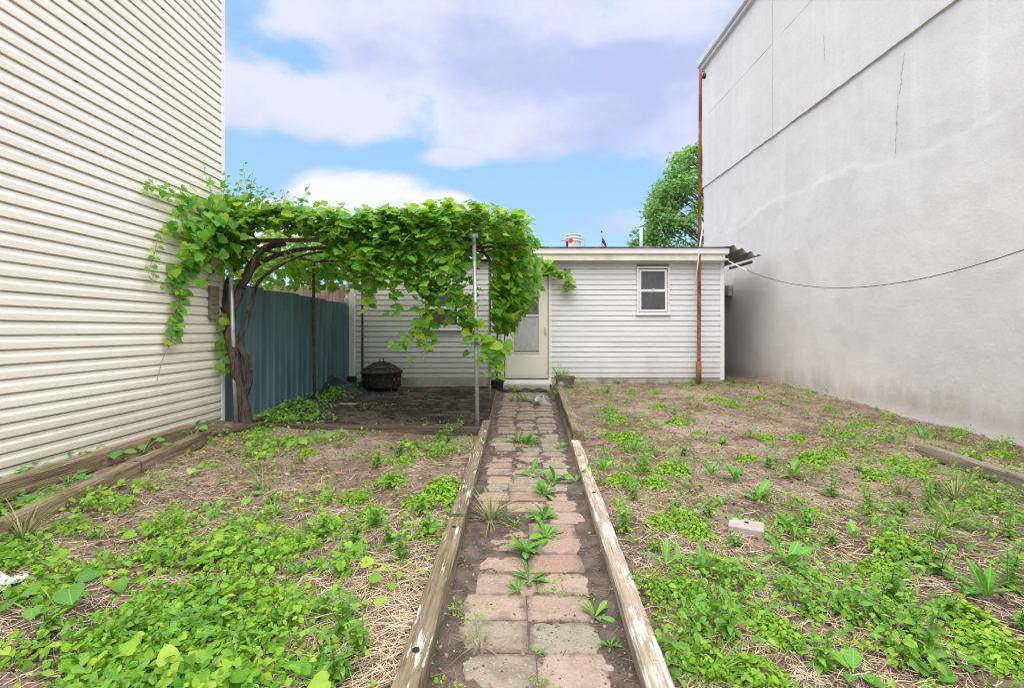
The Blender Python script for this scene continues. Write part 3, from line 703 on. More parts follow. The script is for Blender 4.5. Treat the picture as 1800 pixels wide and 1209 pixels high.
p = at(1003, 422.5, 15.5); MB().box(p.x-.05, p.x+.06, p.y-.05, p.y+.05, p.z-.07, p.z+.07).build('red_head', REDP, va, bevel=.01)
MB().tube([at(986, 423.5, 15.5), at(1008, 423, 15.5)], .012, 6).build('rod', REDP, va)
for px, lab in ((972, 'low dark mushroom roof vent just above the vine end'), (1099, 'tiny dark roof vent between the flag and the white pipe')):
    q = at(px, 434.5, 15.6)
    k_ = 1 if px < 1000 else .45
    o = MB().lathe((q.x, q.y, 3.76), [(.06, 0), (.06, q.z-3.86), (.17*k_, q.z-3.83), (.17*k_, q.z-3.80), (.1*k_, q.z-3.76), (0, q.z-3.76)], 16).build('roof_vent', ROOFM, None, smooth=True)
    tag(o, lab, 'vent', 'vents on the far roof')
fp = thing('flag_pole', 'thin pole with a drooping striped flag above the house roof', 'flag', at(1058, 440, 16.5))
a0 = at(1057.5, 452, 16.5); a1 = at(1057.5, 409, 16.5); MB().tube([a0, a1], .018, 8).build('pole', GALV, fp)
MB().lathe(a1, [(0, .05), (.03, .03), (.03, 0), (0, -.02)], 10).build('finial', IRON, fp)
for k_ in range(9):                                   # drooping stripes and canton
    z1_ = a1.z-.14-k_*.05; mb = MB(); V = []; nseg = 8
    for i in range(nseg+1):
        u = i/nseg; xx = a1.x+.02+u*.17; yv = a1.y+.03*math.sin(u*9+k_*.2); dz = u*.36*(.6+.4*u)
        V += [(xx, yv, z1_-dz), (xx, yv, z1_-.05-dz), (xx, yv+.006, z1_-dz), (xx, yv+.006, z1_-.05-dz)]
    F = []
    for i in range(nseg): q = 4*i; F += [(q, q+1, q+5, q+4), (q+2, q+6, q+7, q+3), (q, q+4, q+6, q+2), (q+1, q+3, q+7, q+5)]
    mb.add(V, F); mb.build('flag_stripe', FLAGB if k_ < 4 else (FLAGR if k_ % 2 else FLAGW), fp)
tag(MB().tube([at(1127, 455, 18), at(1127, 401, 18)], .06, 10).build('vent_pipe', WHITEP, None, smooth=True), 'plain white vent pipe in front of the leafy tree', 'pipe')

# ------------------------------------------------------------------ blue corrugated fence, old plank fence behind
FA, FB = Vector((-3.60, 5.95)), Vector((-3.22, 9.46))
bf = thing('metal_fence', 'blue grey corrugated metal fence at left behind the vine', 'fence', (-3.4, 7.7, .1))
npan = 4; Lf = (FB-FA).length; dirf = (FB-FA)/Lf; nrm = Vector((dirf.y, -dirf.x))
for k_ in range(npan):
    u0 = Lf*k_/npan-(.02 if k_ else 0); u1 = Lf*(k_+1)/npan; n = 60; V = []; F = []
    top = 1.84-.02*k_+random.uniform(-.01, .01)
    for i in range(n+1):
        u = u0+(u1-u0)*i/n; ph = (u/.155) % 1; dd = .022*(sst(.0, .16, ph)-sst(.34, .5, ph))-.004*k_*0+.003*(k_ % 2)
        p = FA+dirf*u+nrm*float(dd)
        V += [(p.x, p.y, .02), (p.x, p.y, top+.012*mnoise.noise(Vector((u, 0, 4))))]
    off = len(V); V += [(x-nrm.x*.004, y_-nrm.y*.004, z) for x, y_, z in V]
    for i in range(n):
        q = 2*i; F += [(q, q+2, q+3, q+1), (off+q, off+q+1, off+q+3, off+q+2), (q+1, q+3, off+q+3, off+q+1)]
    mb = MB(); mb.add(V, F); mb.build('fence_panel', BLUE, bf)
for u in (.02, Lf-.01):
    p = FA+dirf*u-nrm*.03; MB().box(p.x-.025, p.x+.025, p.y-.025, p.y+.025, 0, 1.87).build('fence_post', GALV, bf, bevel=.004)
MB().box(FB.x-.012, FB.x+.02, FB.y-.02, FB.y+.02, .1, 1.83).build('edge_strip', WHITEP, bf, bevel=.004)
pf = thing('plank_fence', 'old brown wooden plank fence beyond the blue metal fence', 'fence', (-4.3, 9.4, 0))
for k_ in range(16):
    x = -5.3+k_*.15; MB().box(x, x+.143, 9.85, 9.87, 0, 2.16+random.uniform(-.015, .015)).build('plank', PLANK, pf)
MB().box(-5.4, -2.9, 9.87, 9.92, 1.5, 1.6).build('rail', PLANK, pf)

# ------------------------------------------------------------------ things on the patio and by the door
fc = Vector((hx(671, 8.9), 8.9, float(gh(hx(671, 8.9), 8.9))))
fpit = thing('fire_pit', 'round black iron fire pit with domed mesh lid on patio', 'fire pit', fc)
MB().lathe(fc, [(.33, .09), (.345, .10), (.35, .33), (.375, .335), (.375, .35), (.33, .35), (.32, .14), (0, .1)], 32).build('bowl', IRON, fpit, smooth=False)
for k_ in range(20):
    a = 2*math.pi*k_/20; p = fc+Vector((.349*math.cos(a), .349*math.sin(a), .235)); mb = MB()
    mb.lathe(p, [(0, -.032), (.018, 0), (0, .032)], 6); mb.build('cut_out', RUST, fpit)
dome = [(.375, .352), (.36, .37), (.30, .42), (.22, .475), (.13, .52), (.06, .54), (.0, .545)]
MB().lathe(fc, dome, 32).build('mesh_lid', simple('lid_mesh', (.055, .05, .048), .7, .3, 30, .3), fpit)
for r_, z_ in ((.372, .352), (.29, .424), (.16, .505)): MB().lathe(fc, [(r_, z_), (r_+.008, z_+.004), (r_+.008, z_+.012), (r_, z_+.016)], 32).build('lid_ring', IRON, fpit)
for k_ in range(6):
    a = math.pi/3*k_+.2; MB().tube([fc+Vector((math.cos(a)*r_*1.01, math.sin(a)*r_*1.01, z_+.004)) for r_, z_ in dome], .006, 5).build('lid_rib', IRON, fpit)
MB().tube([fc+Vector((-.035, 0, .55)), fc+Vector((-.035, 0, .60)), fc+Vector((.035, 0, .60)), fc+Vector((.035, 0, .55))], .008, 6).build('lid_handle', IRON, fpit)
for k_ in range(4):
    a = math.pi/4+math.pi/2*k_; MB().tube([fc+Vector((.30*math.cos(a), .30*math.sin(a), .14)), fc+Vector((.33*math.cos(a), .33*math.sin(a), -.01))], .016, 6).build('leg', IRON, fpit)
# heap of dark sheeting in the corner
V = []; F = []; n = 34; c0 = at(600, 680, 8.75)
for i in range(n+1):
    for j in range(n+1):
        u = i/n*2-1; v = j/n*2-1; x = c0.x+.02+u*.62; y_ = 8.7+v*.42; r_ = max(abs(u), abs(v))
        h_ = max(0, (1-r_**2.2))*(.13+.22*math.exp(-((u+.62)**2*7+(v-.2)**2*3))+.09*mnoise.noise(Vector((x*3.5, y_*3.5, 2)))+.03*mnoise.noise(Vector((x*11, y_*11, 2))))
        V.append((x, y_, float(gh(x, y_))+h_-.012*r_))
for i in range(n):
    for j in range(n): q = i*(n+1)+j; F.append((q, q+n+1, q+n+2, q+1))
mb = MB(); mb.add(V, F); o = mb.build('tarpaulin', TARP, None, smooth=True); tag(o, 'crumpled dark green tarpaulin heap in shaded corner by blue fence', 'tarpaulin')
p = ground_at(596, 711); q = ground_at(624, 714)
tag(MB().box(p.x, q.x+.02, p.y-.015, p.y+.02, p.z+.008, p.z+.028).build('wood_strip', WOODN, None, bevel=.003), 'thin pale wooden strip lying on the shaded patio', 'wood strip')
p = Vector((hx(874, 9.25), 9.25, .10)); pb = thing('black_plant_pot', 'small black plant pot left of the door step with climbing stem', 'plant pot', p)
MB().lathe(p, [(.0, 0), (.10, 0), (.13, .17), (.14, .17), (.14, .19), (.12, .19), (.11, .15), (0, .15)], 20).build('pot', BLACKP, pb, smooth=False)
MB().tube([p+Vector((0, 0, .15)), p+Vector((-.02, 0, .6)), p+Vector((.0, -.02, 1.1)), p+Vector((-.03, -.03, 1.6))], .016, 7, .1).build('stem', CANE, pb)
x0_, x1_ = hx(880, 9.2), hx(962, 9.2)
V = [(x0_+(x1_-x0_)*i/20, 9.08+.26*j+.01*math.sin(i), .10+.014*math.sin(i*1.1+j*2)+.02*j) for j in range(2) for i in range(21)]
V += [(a, b_, c_-.016) for a, b_, c_ in V]
F = [(i, i+1, i+22, i+21) for i in range(20)]+[(i+42, i+63, i+64, i+43) for i in range(20)]+[(i, i+42, i+43, i+1) for i in range(20)]
mb = MB(); mb.add(V, F); tag(mb.build('door_mat', BLACKP, None), 'worn black rubber mat in front of the door step', 'mat')
# white cup on its side, grey ball, brown pot
c = ground_at(955, 712); mb = MB(); mb.lathe((0, 0, 0), [(0, 0), (.062, 0), (.075, .13), (.08, .13), (.08, .14), (.07, .138), (.058, .01), (0, .01)], 20)
Rm = Matrix.Rotation(R(-32), 3, 'Y') @ Matrix.Rotation(R(18), 3, 'X'); mb.v = [tuple(Rm @ Vector(v)+c+Vector((0, 0, .01))) for v in mb.v]
tag(mb.build('plastic_cup', WHITEP, None), 'white plastic cup tipped over at the far end of path', 'cup')
c = at(986, 676, 8.62); mb = MB(); mb.lathe(c, [(.065*math.sin(a), -.065*math.cos(a)) for a in np.linspace(0, math.pi, 10)], 16)
tag(mb.build('rubber_ball', simple('ball_grey', (.28, .28, .30), .6), None, smooth=True), 'small grey ball resting on timber beside brown pot', 'ball')
c = ground_at(1003, 694); c.y = 8.72
gp = thing('brown_flower_pot', 'square brown flower pot of grass beside the far path timber', 'flower pot', c)
mb = MB(); V = []
for hw, z_ in ((.13, 0), (.165, .21), (.18, .21), (.18, .235), (.155, .235), (.15, .19)):
    V += [(c.x+sx*hw, c.y+sy*hw*.75, c.z+z_) for sx, sy in ((-1, -1), (1, -1), (1, 1), (-1, 1))]
F = [(4*i+j, 4*i+(j+1) % 4, 4*i+4+(j+1) % 4, 4*i+4+j) for i in range(5) for j in range(4)]+[(20, 21, 22, 23), (3, 2, 1, 0)]
mb.add(V, F); mb.build('pot', POTM, gp, bevel=.004); POT_C = c

# white bag, paving block, stones
c = ground_at(8, 1032); V = []; F = []; n = 16
for i in range(n+1):
    for j in range(n+1):
        u = i/n*2-1; v = j/n*2-1; r_ = min(1, math.hypot(u, v)); x = c.x-.07+u*.11; y_ = c.y+v*.07
        V.append((x, y_, c.z+.02+(1-r_**2)*.06+.035*mnoise.noise(Vector((x*17, y_*17, 1)))+.02*mnoise.noise(Vector((x*45, y_*45, 1)))))
for i in range(n):
    for j in range(n): q = i*(n+1)+j; F.append((q, q+n+1, q+n+2, q+1))
mb = MB(); mb.add(V, F); tag(mb.build('plastic_bag', WHITEP, None), 'crumpled white plastic bag among weeds at left edge', 'bag')
c = ground_at(1312, 938)
pb_ = thing('paving_block', 'grey concrete block with a hole lying among right bed weeds', 'block', c)
Rm = Matrix.Rotation(R(-28), 3, 'Z')
mb = MB(); mb.box(-.095, .095, -.07, .07, .0, .062); mb.v = [tuple(Rm @ Vector(v)+c) for v in mb.v]; mb.build('block', BLOCK, pb_, bevel=.006)
mb = MB(); mb.lathe((0, .02, .0625), [(.014, 0), (.014, .0015), (.009, .0015), (.0, .001)], 12); mb.v = [tuple(Rm @ Vector(v)+c) for v in mb.v]; mb.build('hole', DARKIN, pb_)
def stone(px, py, r, label, sq=.6):
    c = ground_at(px, py); bm = bmesh.new(); bmesh.ops.create_icosphere(bm, subdivisions=2, radius=r)
    ph = random.uniform(0, 9)
    for v in bm.verts:
        k_ = 1+.45*mnoise.noise(v.co/r*1.1+Vector((ph, 0, 0)))+.12*mnoise.noise(v.co/r*3+Vector((0, ph, 0)))
        v.co = Vector((v.co.x*1.15*k_, v.co.y*k_*.9, v.co.z*k_*sq))
    me = bpy.data.meshes.new('stone'); bm.to_mesh(me); bm.free()
    o = put('stone', me, STONE, None, c+Vector((0, 0, r*.22)), (0, 0, ph)); tag(o, label, 'stone', 'stones in the garden beds')
for px, py, r, lab in [(1392, 1050, .042, 'angular pale brown stone below the big dock plant, right bed'), (1236, 1056, .026, 'small tan stone by the white painted timber, right bed'),
    (1343, 1172, .024, 'little tan stone among weeds near bottom of right bed'), (1178, 1112, .04, 'grey brown stone against the white painted timber'),
    (1212, 1150, .034, 'dark stone just below the one against painted timber'), (1405, 1152, .02, 'small pointed pebble beside bright clover patch'),
    (1148, 992, .022, 'small grey pebble right beside the painted timber edge'), (498, 714, .06, 'rounded pale stone at the foot of blue fence'),
    (581, 698, .035, 'small brownish stone near rusty post foot'), (1070, 1180, .022, 'small flat stone on soil at path edge, bottom of photo'),
    (122, 1150, .03, 'small reddish pebble in bare soil at lower left'), (505, 833, .022, 'tiny pale pebble in the middle of left bed')]:
    stone(px, py, r, lab)

# ------------------------------------------------------------------ trellis of steel pipe
ZT = 2.38; YP0, YP1 = 5.74, 7.85
tr = thing('pipe_trellis', 'steel pipe trellis carrying the grape vine over the patio', 'trellis', (-1.7, 6.8, 0))
PL, PR = at(404, 424, YP0), at(833, 414, YP0)
def post(a, b, r, mat): return MB().tube([a, a.lerp(b, .5)+Vector((random.uniform(-.006, .006), 0, 0)), b], r, 10).build('post', mat, tr, smooth=True)
post(at(416, 752, YP0), PL, .024, GALV); post(at(839, 757, YP0), PR, .024, GALV)
post(at(861, 716, YP1), Vector((hx(861, YP1), YP1, ZT)), .021, GALV)
post(at(553, 702, YP1), Vector((hx(551, YP1), YP1, ZT)), .024, RUSTY)
post(at(637, 672, 9.2), Vector((hx(637, 9.2), 9.2, ZT)), .021, RUSTY)
bl = Vector((hx(551, YP1), YP1, ZT)); br = Vector((hx(861, YP1), YP1, ZT))
for a, b in ((PL-Vector((.06, 0, 0)), PR+Vector((.02, 0, 0))), (bl, br), (PL, bl), (PR, br), (PL.lerp(PR, .35), bl.lerp(br, .35)), (PL.lerp(PR, .68), bl.lerp(br, .68)), (bl, Vector((hx(637, 9.2), 9.2, ZT)))):
    MB().tube([a, a.lerp(b, .5)-Vector((0, 0, .015)), b], .025, 10).build('beam', RUSTY, tr, smooth=True)
for p in (PL, PR): MB().tube([p+Vector((-.06, 0, 0)), p+Vector((.05, 0, 0))], .036, 12).build('coupling', GALV, tr, smooth=True)

# ------------------------------------------------------------------ leaf shapes and instancing
def fan(outline, ctr, cup=.25, ruff=.03, both=True):
    o = list(outline)
    if both: o = o+[(-x, y_) for x, y_ in o[-2:0:-1]]
    V = [(ctr[0], ctr[1], .03)]; n = len(o)
    for i, (x, y_) in enumerate(o):
        r2 = (x-ctr[0])**2+(y_-ctr[1])**2; V.append((x, y_, -cup*r2+(ruff if i % 2 else -ruff)+.12*abs(x)))
    return np.array(V, float), np.array([(0, 1+(i+1) % n, 1+i) for i in range(n)])
def strip(n, wf, bend=.3, fold=.25, wave=0.0):
    V = []; F = []
    for i in range(n+1):
        u = i/n; w = wf(u); z = -bend*u*u; wv = wave*math.sin(u*11)
        V += [(-w, u, z+fold*w+wv), (0, u, z), (w, u, z+fold*w-wv)]
    for i in range(n):
        q = 3*i; F += [(q, q+1, q+4), (q, q+4, q+3), (q+1, q+2, q+5), (q+1, q+5, q+4)]
    return np.array(V, float), np.array(F)
GRAPE_LEAF = [fan([(0, .03), (.20, -.10), (.40, -.01), (.52, .2), (.43, .36), (.47, .55), (.28, .65), (.2, .83), (0, 1.0)], (0, .38), c_, r_) for c_, r_ in ((.25, .03), (.45, .04), (.05, .05), (-.2, .03))]
HEART = [fan([(0, .06), (.16, -.07), (.40, .02), (.50, .25), (.40, .55), (.2, .83), (0, 1.0)], (0, .35), c_, .02) for c_ in (.3, .0, .5)]
OVAL = [fan([(0, 0), (.22, .1), (.36, .4), (.26, .75), (0, 1.0)], (0, .45), c_, .02) for c_ in (.3, -.1)]
POINT = [strip(3, lambda u: .30*math.sin(math.pi*min(1, u*.9+.08))**.8*(1-u*.25)+.003, b_, .3) for b_ in (.15, .4)]
TINY = [(np.array([(0, 0, 0), (.3, .5, .08), (0, 1, -.05), (-.3, .5, .08)], float), np.array([(0, 1, 2), (0, 2, 3)]))]
DOCKT = [strip(6, lambda u: (.17*math.sin(math.pi*min(1, u*.92+.04))**.7*(.25+.9*u) if u < .97 else .01)+.012, b_, .35, .012) for b_ in (.12, .35, .6)]
PLANTAIN = [strip(6, lambda u: .028 if u < .2 else .30*math.sin(math.pi*min(1, (u-.15)/.86))**.7+.008, b_, .25, .01) for b_ in (.3, .55)]
BLADE = [strip(4, lambda u: .022*(1-u)**.7+.001, b_, .4) for b_ in (.25, .6, .95)]
def norm(a): return a/np.maximum(np.linalg.norm(a, axis=-1, keepdims=True), 1e-9)
def frames(N, T):
    N = norm(np.asarray(N, float)); T = np.asarray(T, float); T = norm(T-(T*N).sum(-1, keepdims=True)*N); X = np.cross(T, N)
    return np.stack([X, T, N], -1)
def inst(tpls, P, Rm, s, pick=None):
    """many copies of leaf templates as one vertex/face soup"""
    P = np.asarray(P, float); n = len(P); s = np.broadcast_to(np.asarray(s, float), (n,))
    pick = RNG.integers(0, len(tpls), n) if pick is None else pick; VV = []; FF = []; b = 0
    for k_, (tv, tf) in enumerate(tpls):
        ii = np.where(pick == k_)[0]
        if not len(ii): continue
        v = np.einsum('nij,mj->nmi', Rm[ii], tv)*s[ii, None, None]+P[ii, None, :]
        FF.append((tf[None]+(np.arange(len(ii))*len(tv))[:, None, None]).reshape(-1, 3)+b); VV.append(v.reshape(-1, 3)); b += v.shape[0]*v.shape[1]
    return np.concatenate(VV), np.concatenate(FF)
def cat(parts):
    VV = []; FF = []; b = 0
    for v, f in parts: VV.append(v); FF.append(f+b); b += len(v)
    return np.concatenate(VV), np.concatenate(FF)
def tri_tube(pts, r0, r1, n=4):
    m_ = MB(); k_ = len(pts); m_.tube(pts, [r0+(r1-r0)*i/(k_-1) for i in range(k_)], n, cap=False)
    f = np.array(m_.f); return np.array(m_.v), np.concatenate([f[:, [0, 1, 2]], f[:, [0, 2, 3]]])
U = lambda a, b, n: RNG.uniform(min(a, b), max(a, b), n)
G = lambda s, n: RNG.normal(0, s, n)

# ------------------------------------------------------------------ grape vine
gv = thing('grape_vine', 'old grape vine with twisted trunk spreading over the pipe trellis', 'vine', at(431, 752, 5.8))
def smooth_pts(ctrl, k_=6):
    c_ = [Vector(p) for p in ctrl]; out = []
    for i in range(len(c_)-1):
        p0, p1, p2, p3 = c_[max(i-1, 0)], c_[i], c_[i+1], c_[min(i+2, len(c_)-1)]
        for j in range(k_):
            u = j/k_; out.append(.5*((2*p1)+(-p0+p2)*u+(2*p0-5*p1+4*p2-p3)*u*u+(-p0+3*p1-3*p2+p3)*u**3))
    return out+[c_[-1]]
def limb(name, ctrl, r0, r1, wob=.22, mat=BARK, n=12):
    P_ = smooth_pts([at(*c_) for c_ in ctrl]); k_ = len(P_)
    return MB().tube(P_, [r0+(r1-r0)*i/(k_-1) for i in range(k_)], n, wob).build(name, mat, gv, smooth=True)
limb('trunk', [(433, 765, 5.8), (428, 715, 5.8), (417, 665, 5.78), (410, 620, 5.76), (404, 580, 5.78), (408, 545, 5.8), (424, 505, 5.82), (440, 470, 5.86), (462, 438, 5.95), (500, 428, 6.2)], .076, .034)
limb('branch', [(405, 600, 5.80), (392, 560, 5.84), (393, 520, 5.86), (408, 480, 5.9), (430, 440, 5.95), (455, 426, 6.1)], .042, .024)
limb('branch', [(410, 612, 5.82), (432, 570, 5.9), (442, 530, 6.0), (455, 495, 6.1), (490, 468, 6.4), (535, 448, 6.9), (590, 440, 7.3)], .03, .014)
limb('branch', [(428, 700, 5.82), (438, 665, 5.84), (433, 630, 5.8), (416, 605, 5.78)], .042, .036)
limb('branch', [(424, 505, 5.8), (440, 480, 5.76), (452, 450, 5.72), (470, 432, 5.7)], .04, .022)
limb('branch', [(440, 475, 5.86), (470, 455, 6.0), (520, 440, 6.1), (570, 436, 6.2), (640, 432, 6.2)], .035, .018)
for k_ in range(16):
    x0 = random.uniform(-3.0, -.5); y0 = random.uniform(5.7, 7.6); a = random.uniform(-1, 1); P_ = []
    for i in range(9):
        P_.append(Vector((x0+i*.13*math.cos(a)+.04*mnoise.noise(Vector((i*.7, k_, 0))), y0+i*.13*math.sin(a)*.8, ZT+.02+.07*mnoise.noise(Vector((i*.6, k_, 5)))-(.1 if k_ % 3 == 0 else 0))))
    MB().tube(P_, [.017-.001*i for i in range(9)], 6, .1).build('cane', CANE, gv, smooth=True)

LP, LN, LT, LS = [], [], [], []
def leaves(P_, N_, T_, s_):
    LP.append(np.asarray(P_, float)); LN.append(np.asarray(N_, float)); LT.append(np.asarray(T_, float)); LS.append(np.broadcast_to(s_, (len(P_),)).astype(float))
def stackv(*a): return np.stack(a, -1)
# roof of leaves
n = 3600; x = U(-3.4, .18, n); y_ = U(5.45, 8.5, n); hm = .12+.26*vnoise(x, y_, 1.7, 21)+.08*vnoise(x, y_, 5, 22)+.10*sst(-1.7, -.7, x)-.10*sst(-.25, .2, x)
z = ZT+hm*U(0, 1, n)**.45; kp = (U(0, 1, n) < np.where(x < -1.8, .62, 1)); x, y_, z = x[kp], y_[kp], z[kp]; n = len(x)
leaves(stackv(x, y_, z), stackv(G(.42, n), -.35+G(.4, n), np.ones(n)), stackv(G(1, n), -.7+G(.8, n), G(.3, n)), U(.075, .14, n))
# front fringe
fx = np.array([330, 400, 430, 470, 560, 600, 640, 680, 720, 745, 800, 832]); fy = np.array([450, 430, 415, 410, 420, 455, 505, 490, 515, 535, 570, 590])
n = 1750; px = np.concatenate([U(350, 600, 400), U(590, 838, 1350)]); Y = 5.76-.34*np.abs(G(.5, n)).clip(0, 1)+.30*sst(795, 822, px); low = HC-(np.interp(px, fx, fy)-CY)*Y/FPX; top = ZT+.14+.20*vnoise(px/100, Y, 1.5, 30)
x = (px-CX)*Y/FPX; z = top-(top-low)*U(0, 1, n)**1.25*(1-.35*U(0, 1, n)*(vnoise(px/40, Y*0, 1, 31) > .5))
leaves(stackv(x, Y, z), stackv(G(.5, n), -.45+G(.4, n), .8+G(.35, n)), stackv(G(.7, n), -.6+G(.4, n), -.5+G(.35, n)), .055+.10*U(0, 1, n)**1.3)
# curtain on the path side
n = 1500; Y = U(5.85, 8.3, n); t_ = U(0, 1, n)**.8; drop = 1.02+.5*vnoise(Y, Y*0, 2.2, 33); x = U(-.30, .22, n)*(1-.45*t_)+.03-.12*t_; z = ZT+.22-t_*drop
keep = (z > .95+.25*U(0, 1, n)) | (U(0, 1, n) < .35); x, Y, z = x[keep], Y[keep], z[keep]; n = len(x)
leaves(stackv(x, Y, z), stackv(.45+G(.5, n), -.4+G(.4, n), .75+G(.35, n)), stackv(.3+G(.5, n), G(.4, n), -.9+G(.3, n)), U(.07, .13, n))
n = 700; a = U(0, 6.283, n); q = U(0, 1, n)**.5; x = .12+.30*q*np.cos(a)*U(.4, 1, n); z = 2.0+.55*q*np.sin(a); Y = U(5.95, 7.9, n); x = x-.25*np.clip(1.75-z, 0, 1)
leaves(stackv(x, Y, z), stackv(.6+G(.45, n), -.4+G(.4, n), .7+G(.35, n)), stackv(.4+G(.5, n), -.3+G(.4, n), -.7+G(.3, n)), U(.06, .13, n))
# leaves behind and over the blue fence, seen against the light
n = 950; x = U(-3.7, -1.5, n); Y = U(7.7, 9.1, n); z = 1.95+.55*U(0, 1, n)**.6+.12*sst(-2.4, -1.7, x)
leaves(stackv(x, Y, z), stackv(G(.5, n), -.5+G(.4, n), .6+G(.4, n)), stackv(G(.7, n), G(.5, n), -.8+G(.3, n)), U(.07, .13, n))
n = 1000; x = U(-4.9, -3.1, n); Y = U(7.0, 9.2, n); z = 1.98+.75*U(0, 1, n)**.8
leaves(stackv(x, Y, z), stackv(G(.5, n), -.5+G(.4, n), .6+G(.4, n)), stackv(G(.7, n), G(.5, n), -.8+G(.3, n)), U(.07, .13, n))
n = 260; px = U(360, 520, n); Y = U(5.6, 6.1, n); z = 2.52+.30*U(0, 1, n)**1.5*(1-sst(440, 520, px)*.6)
leaves(stackv((px-CX)*Y/FPX, Y, z), stackv(G(.5, n), -.5+G(.4, n), .7+G(.4, n)), stackv(G(.8, n), -.4+G(.5, n), G(.6, n)), U(.06, .12, n))
# spill beside the cream wall
n = 420; Y = 5.95-1.05*np.abs(G(.5, n)).clip(0, 1); z = 2.38+G(.20, n)-.25*(5.95-Y)*U(0, 1, n); x = -3.44+np.abs(G(.16, n))
leaves(stackv(x, Y, z), stackv(.8+G(.3, n), -.3+G(.4, n), .5+G(.3, n)), stackv(G(.5, n), -.4+G(.6, n), -.7+G(.4, n)), U(.06, .12, n))
def shoot(pts, spacing, s0, s1, r=.004, wallx=None, Y=None, mat=GREEN_STEM, jit=.02, skip=0.0, up=False, name='shoot'):
    if wallx is not None: C = [Vector((wallx, FPX*wallx/(p[0]-CX), HC-(p[1]-CY)*wallx/(p[0]-CX))) for p in pts]
    else: C = [at(p[0], p[1], Y if len(p) < 3 else p[2]) for p in pts]
    P_ = smooth_pts(C, 6); MB().tube(P_, [r*(1-.5*i/len(P_)) for i in range(len(P_))], 5).build(name, mat, gv, smooth=True)
    L = 0; last = 0; side = 1; tot = sum((P_[i+1]-P_[i]).length for i in range(len(P_)-1))
    out = []
    for i in range(len(P_)-1):
        L += (P_[i+1]-P_[i]).length
        while last < L:
            last += spacing*random.uniform(.7, 1.3); side = -side
            if last/tot < skip: continue
            u = last/tot; dirv = (P_[i+1]-P_[i]).normalized(); sv = dirv.cross(Vector((0, -1, .2)) if wallx is None else Vector((1, 0, 0))).normalized()*side
            q = P_[i]+sv*.015+Vector((random.uniform(0, jit) if wallx else random.uniform(-jit, jit), random.uniform(-jit, jit), random.uniform(-jit, jit)))
            nn_ = Vector((.9, -.4, .5)) if wallx else Vector((random.uniform(-.5, .5), -.7, .6))
            tt = sv*.8+Vector((0, -.2, .35 if up else -.5))
            out.append((q, nn_+Vector((random.uniform(-.3, .3),)*3), tt, s0+(s1-s0)*u))
    if out: leaves(np.array([o[0] for o in out]), np.array([o[1] for o in out]), np.array([o[2] for o in out]), np.array([o[3] for o in out]))
WX = -3.45
shoot([(395, 395), (365, 372), (335, 355), (305, 345), (275, 332), (246, 327)], .022, .085, .045, wallx=WX, jit=.05)
shoot([(390, 400), (375, 350), (362, 310), (357, 282)], .05, .06, .03, wallx=WX)
shoot([(345, 408), (310, 404), (282, 414), (270, 450), (262, 485), (282, 498), (305, 512)], .06, .075, .04, wallx=WX)
shoot([(365, 420), (345, 450), (330, 470), (305, 492), (318, 512), (312, 540), (306, 570), (297, 606)], .026, .10, .085, wallx=WX, jit=.05)
shoot([(320, 515), (308, 550), (300, 600), (286, 632), (276, 668)], .5, .03, .03, .006, wallx=WX, mat=RED_STEM)
shoot([(355, 430), (340, 460), (322, 478), (300, 480)], .035, .09, .07, wallx=WX, jit=.05)
shoot([(388, 650), (388, 610), (391, 570), (386, 545)], .05, .10, .10, wallx=-3.42, jit=.05)
for pts in ([(445, 385), (436, 345), (430, 310), (427, 284)], [(395, 395), (393, 350), (396, 312), (394, 300)], [(470, 392), (462, 360), (447, 330), (440, 318)], [(480, 395), (488, 360), (470, 340), (462, 325)],
            [(500, 395), (503, 365), (498, 332)], [(528, 385), (533, 355), (545, 322)], [(455, 380), (440, 350), (445, 300)], [(845, 385), (852, 365)], [(420, 390), (415, 350), (422, 315)], [(455, 385), (462, 350), (470, 330)], [(375, 385), (368, 345), (362, 310)], [(515, 390), (525, 362), (520, 345)], [(410, 380), (402, 345), (388, 325)], [(905, 400), (900, 380)], [(640, 378), (645, 366)], [(725, 375), (718, 362)]):
    shoot(pts, .034, .095, .04, .004, Y=5.75, jit=.015, up=True)
for pts in ([(735, 540), (742, 570), (750, 600), (746, 622)], [(750, 560), (725, 595), (695, 608), (682, 612)], [(745, 555), (755, 585), (762, 600)], [(850, 590), (858, 620), (850, 645)], [(880, 600), (872, 640), (868, 668)],
            [(642, 500), (645, 530), (650, 552)], [(690, 520), (698, 540), (688, 556)], [(775, 560), (782, 575)], [(835, 560), (828, 600), (832, 618)]):
    shoot(pts, .05, .15, .10, .005, Y=5.68, jit=.04)
shoot([(900, 455, 8.4), (930, 460, 9.0), (955, 466, 9.2), (980, 478, 9.25), (998, 488, 9.27), (999, 512, 9.28)], .018, .13, .11, .007, jit=.06, mat=CANE)
shoot([(905, 460, 8.4), (940, 472, 9.1), (960, 468, 9.2), (975, 486, 9.25)], .022, .13, .11, .007, jit=.06, mat=CANE)
shoot([(868, 690, 9.2), (870, 650, 9.2), (873, 610, 9.2), (872, 560, 9.2)], .09, .11, .12, .006, jit=.05)
P_, N_, T_, S_ = map(np.concatenate, (LP, LN, LT, LS))
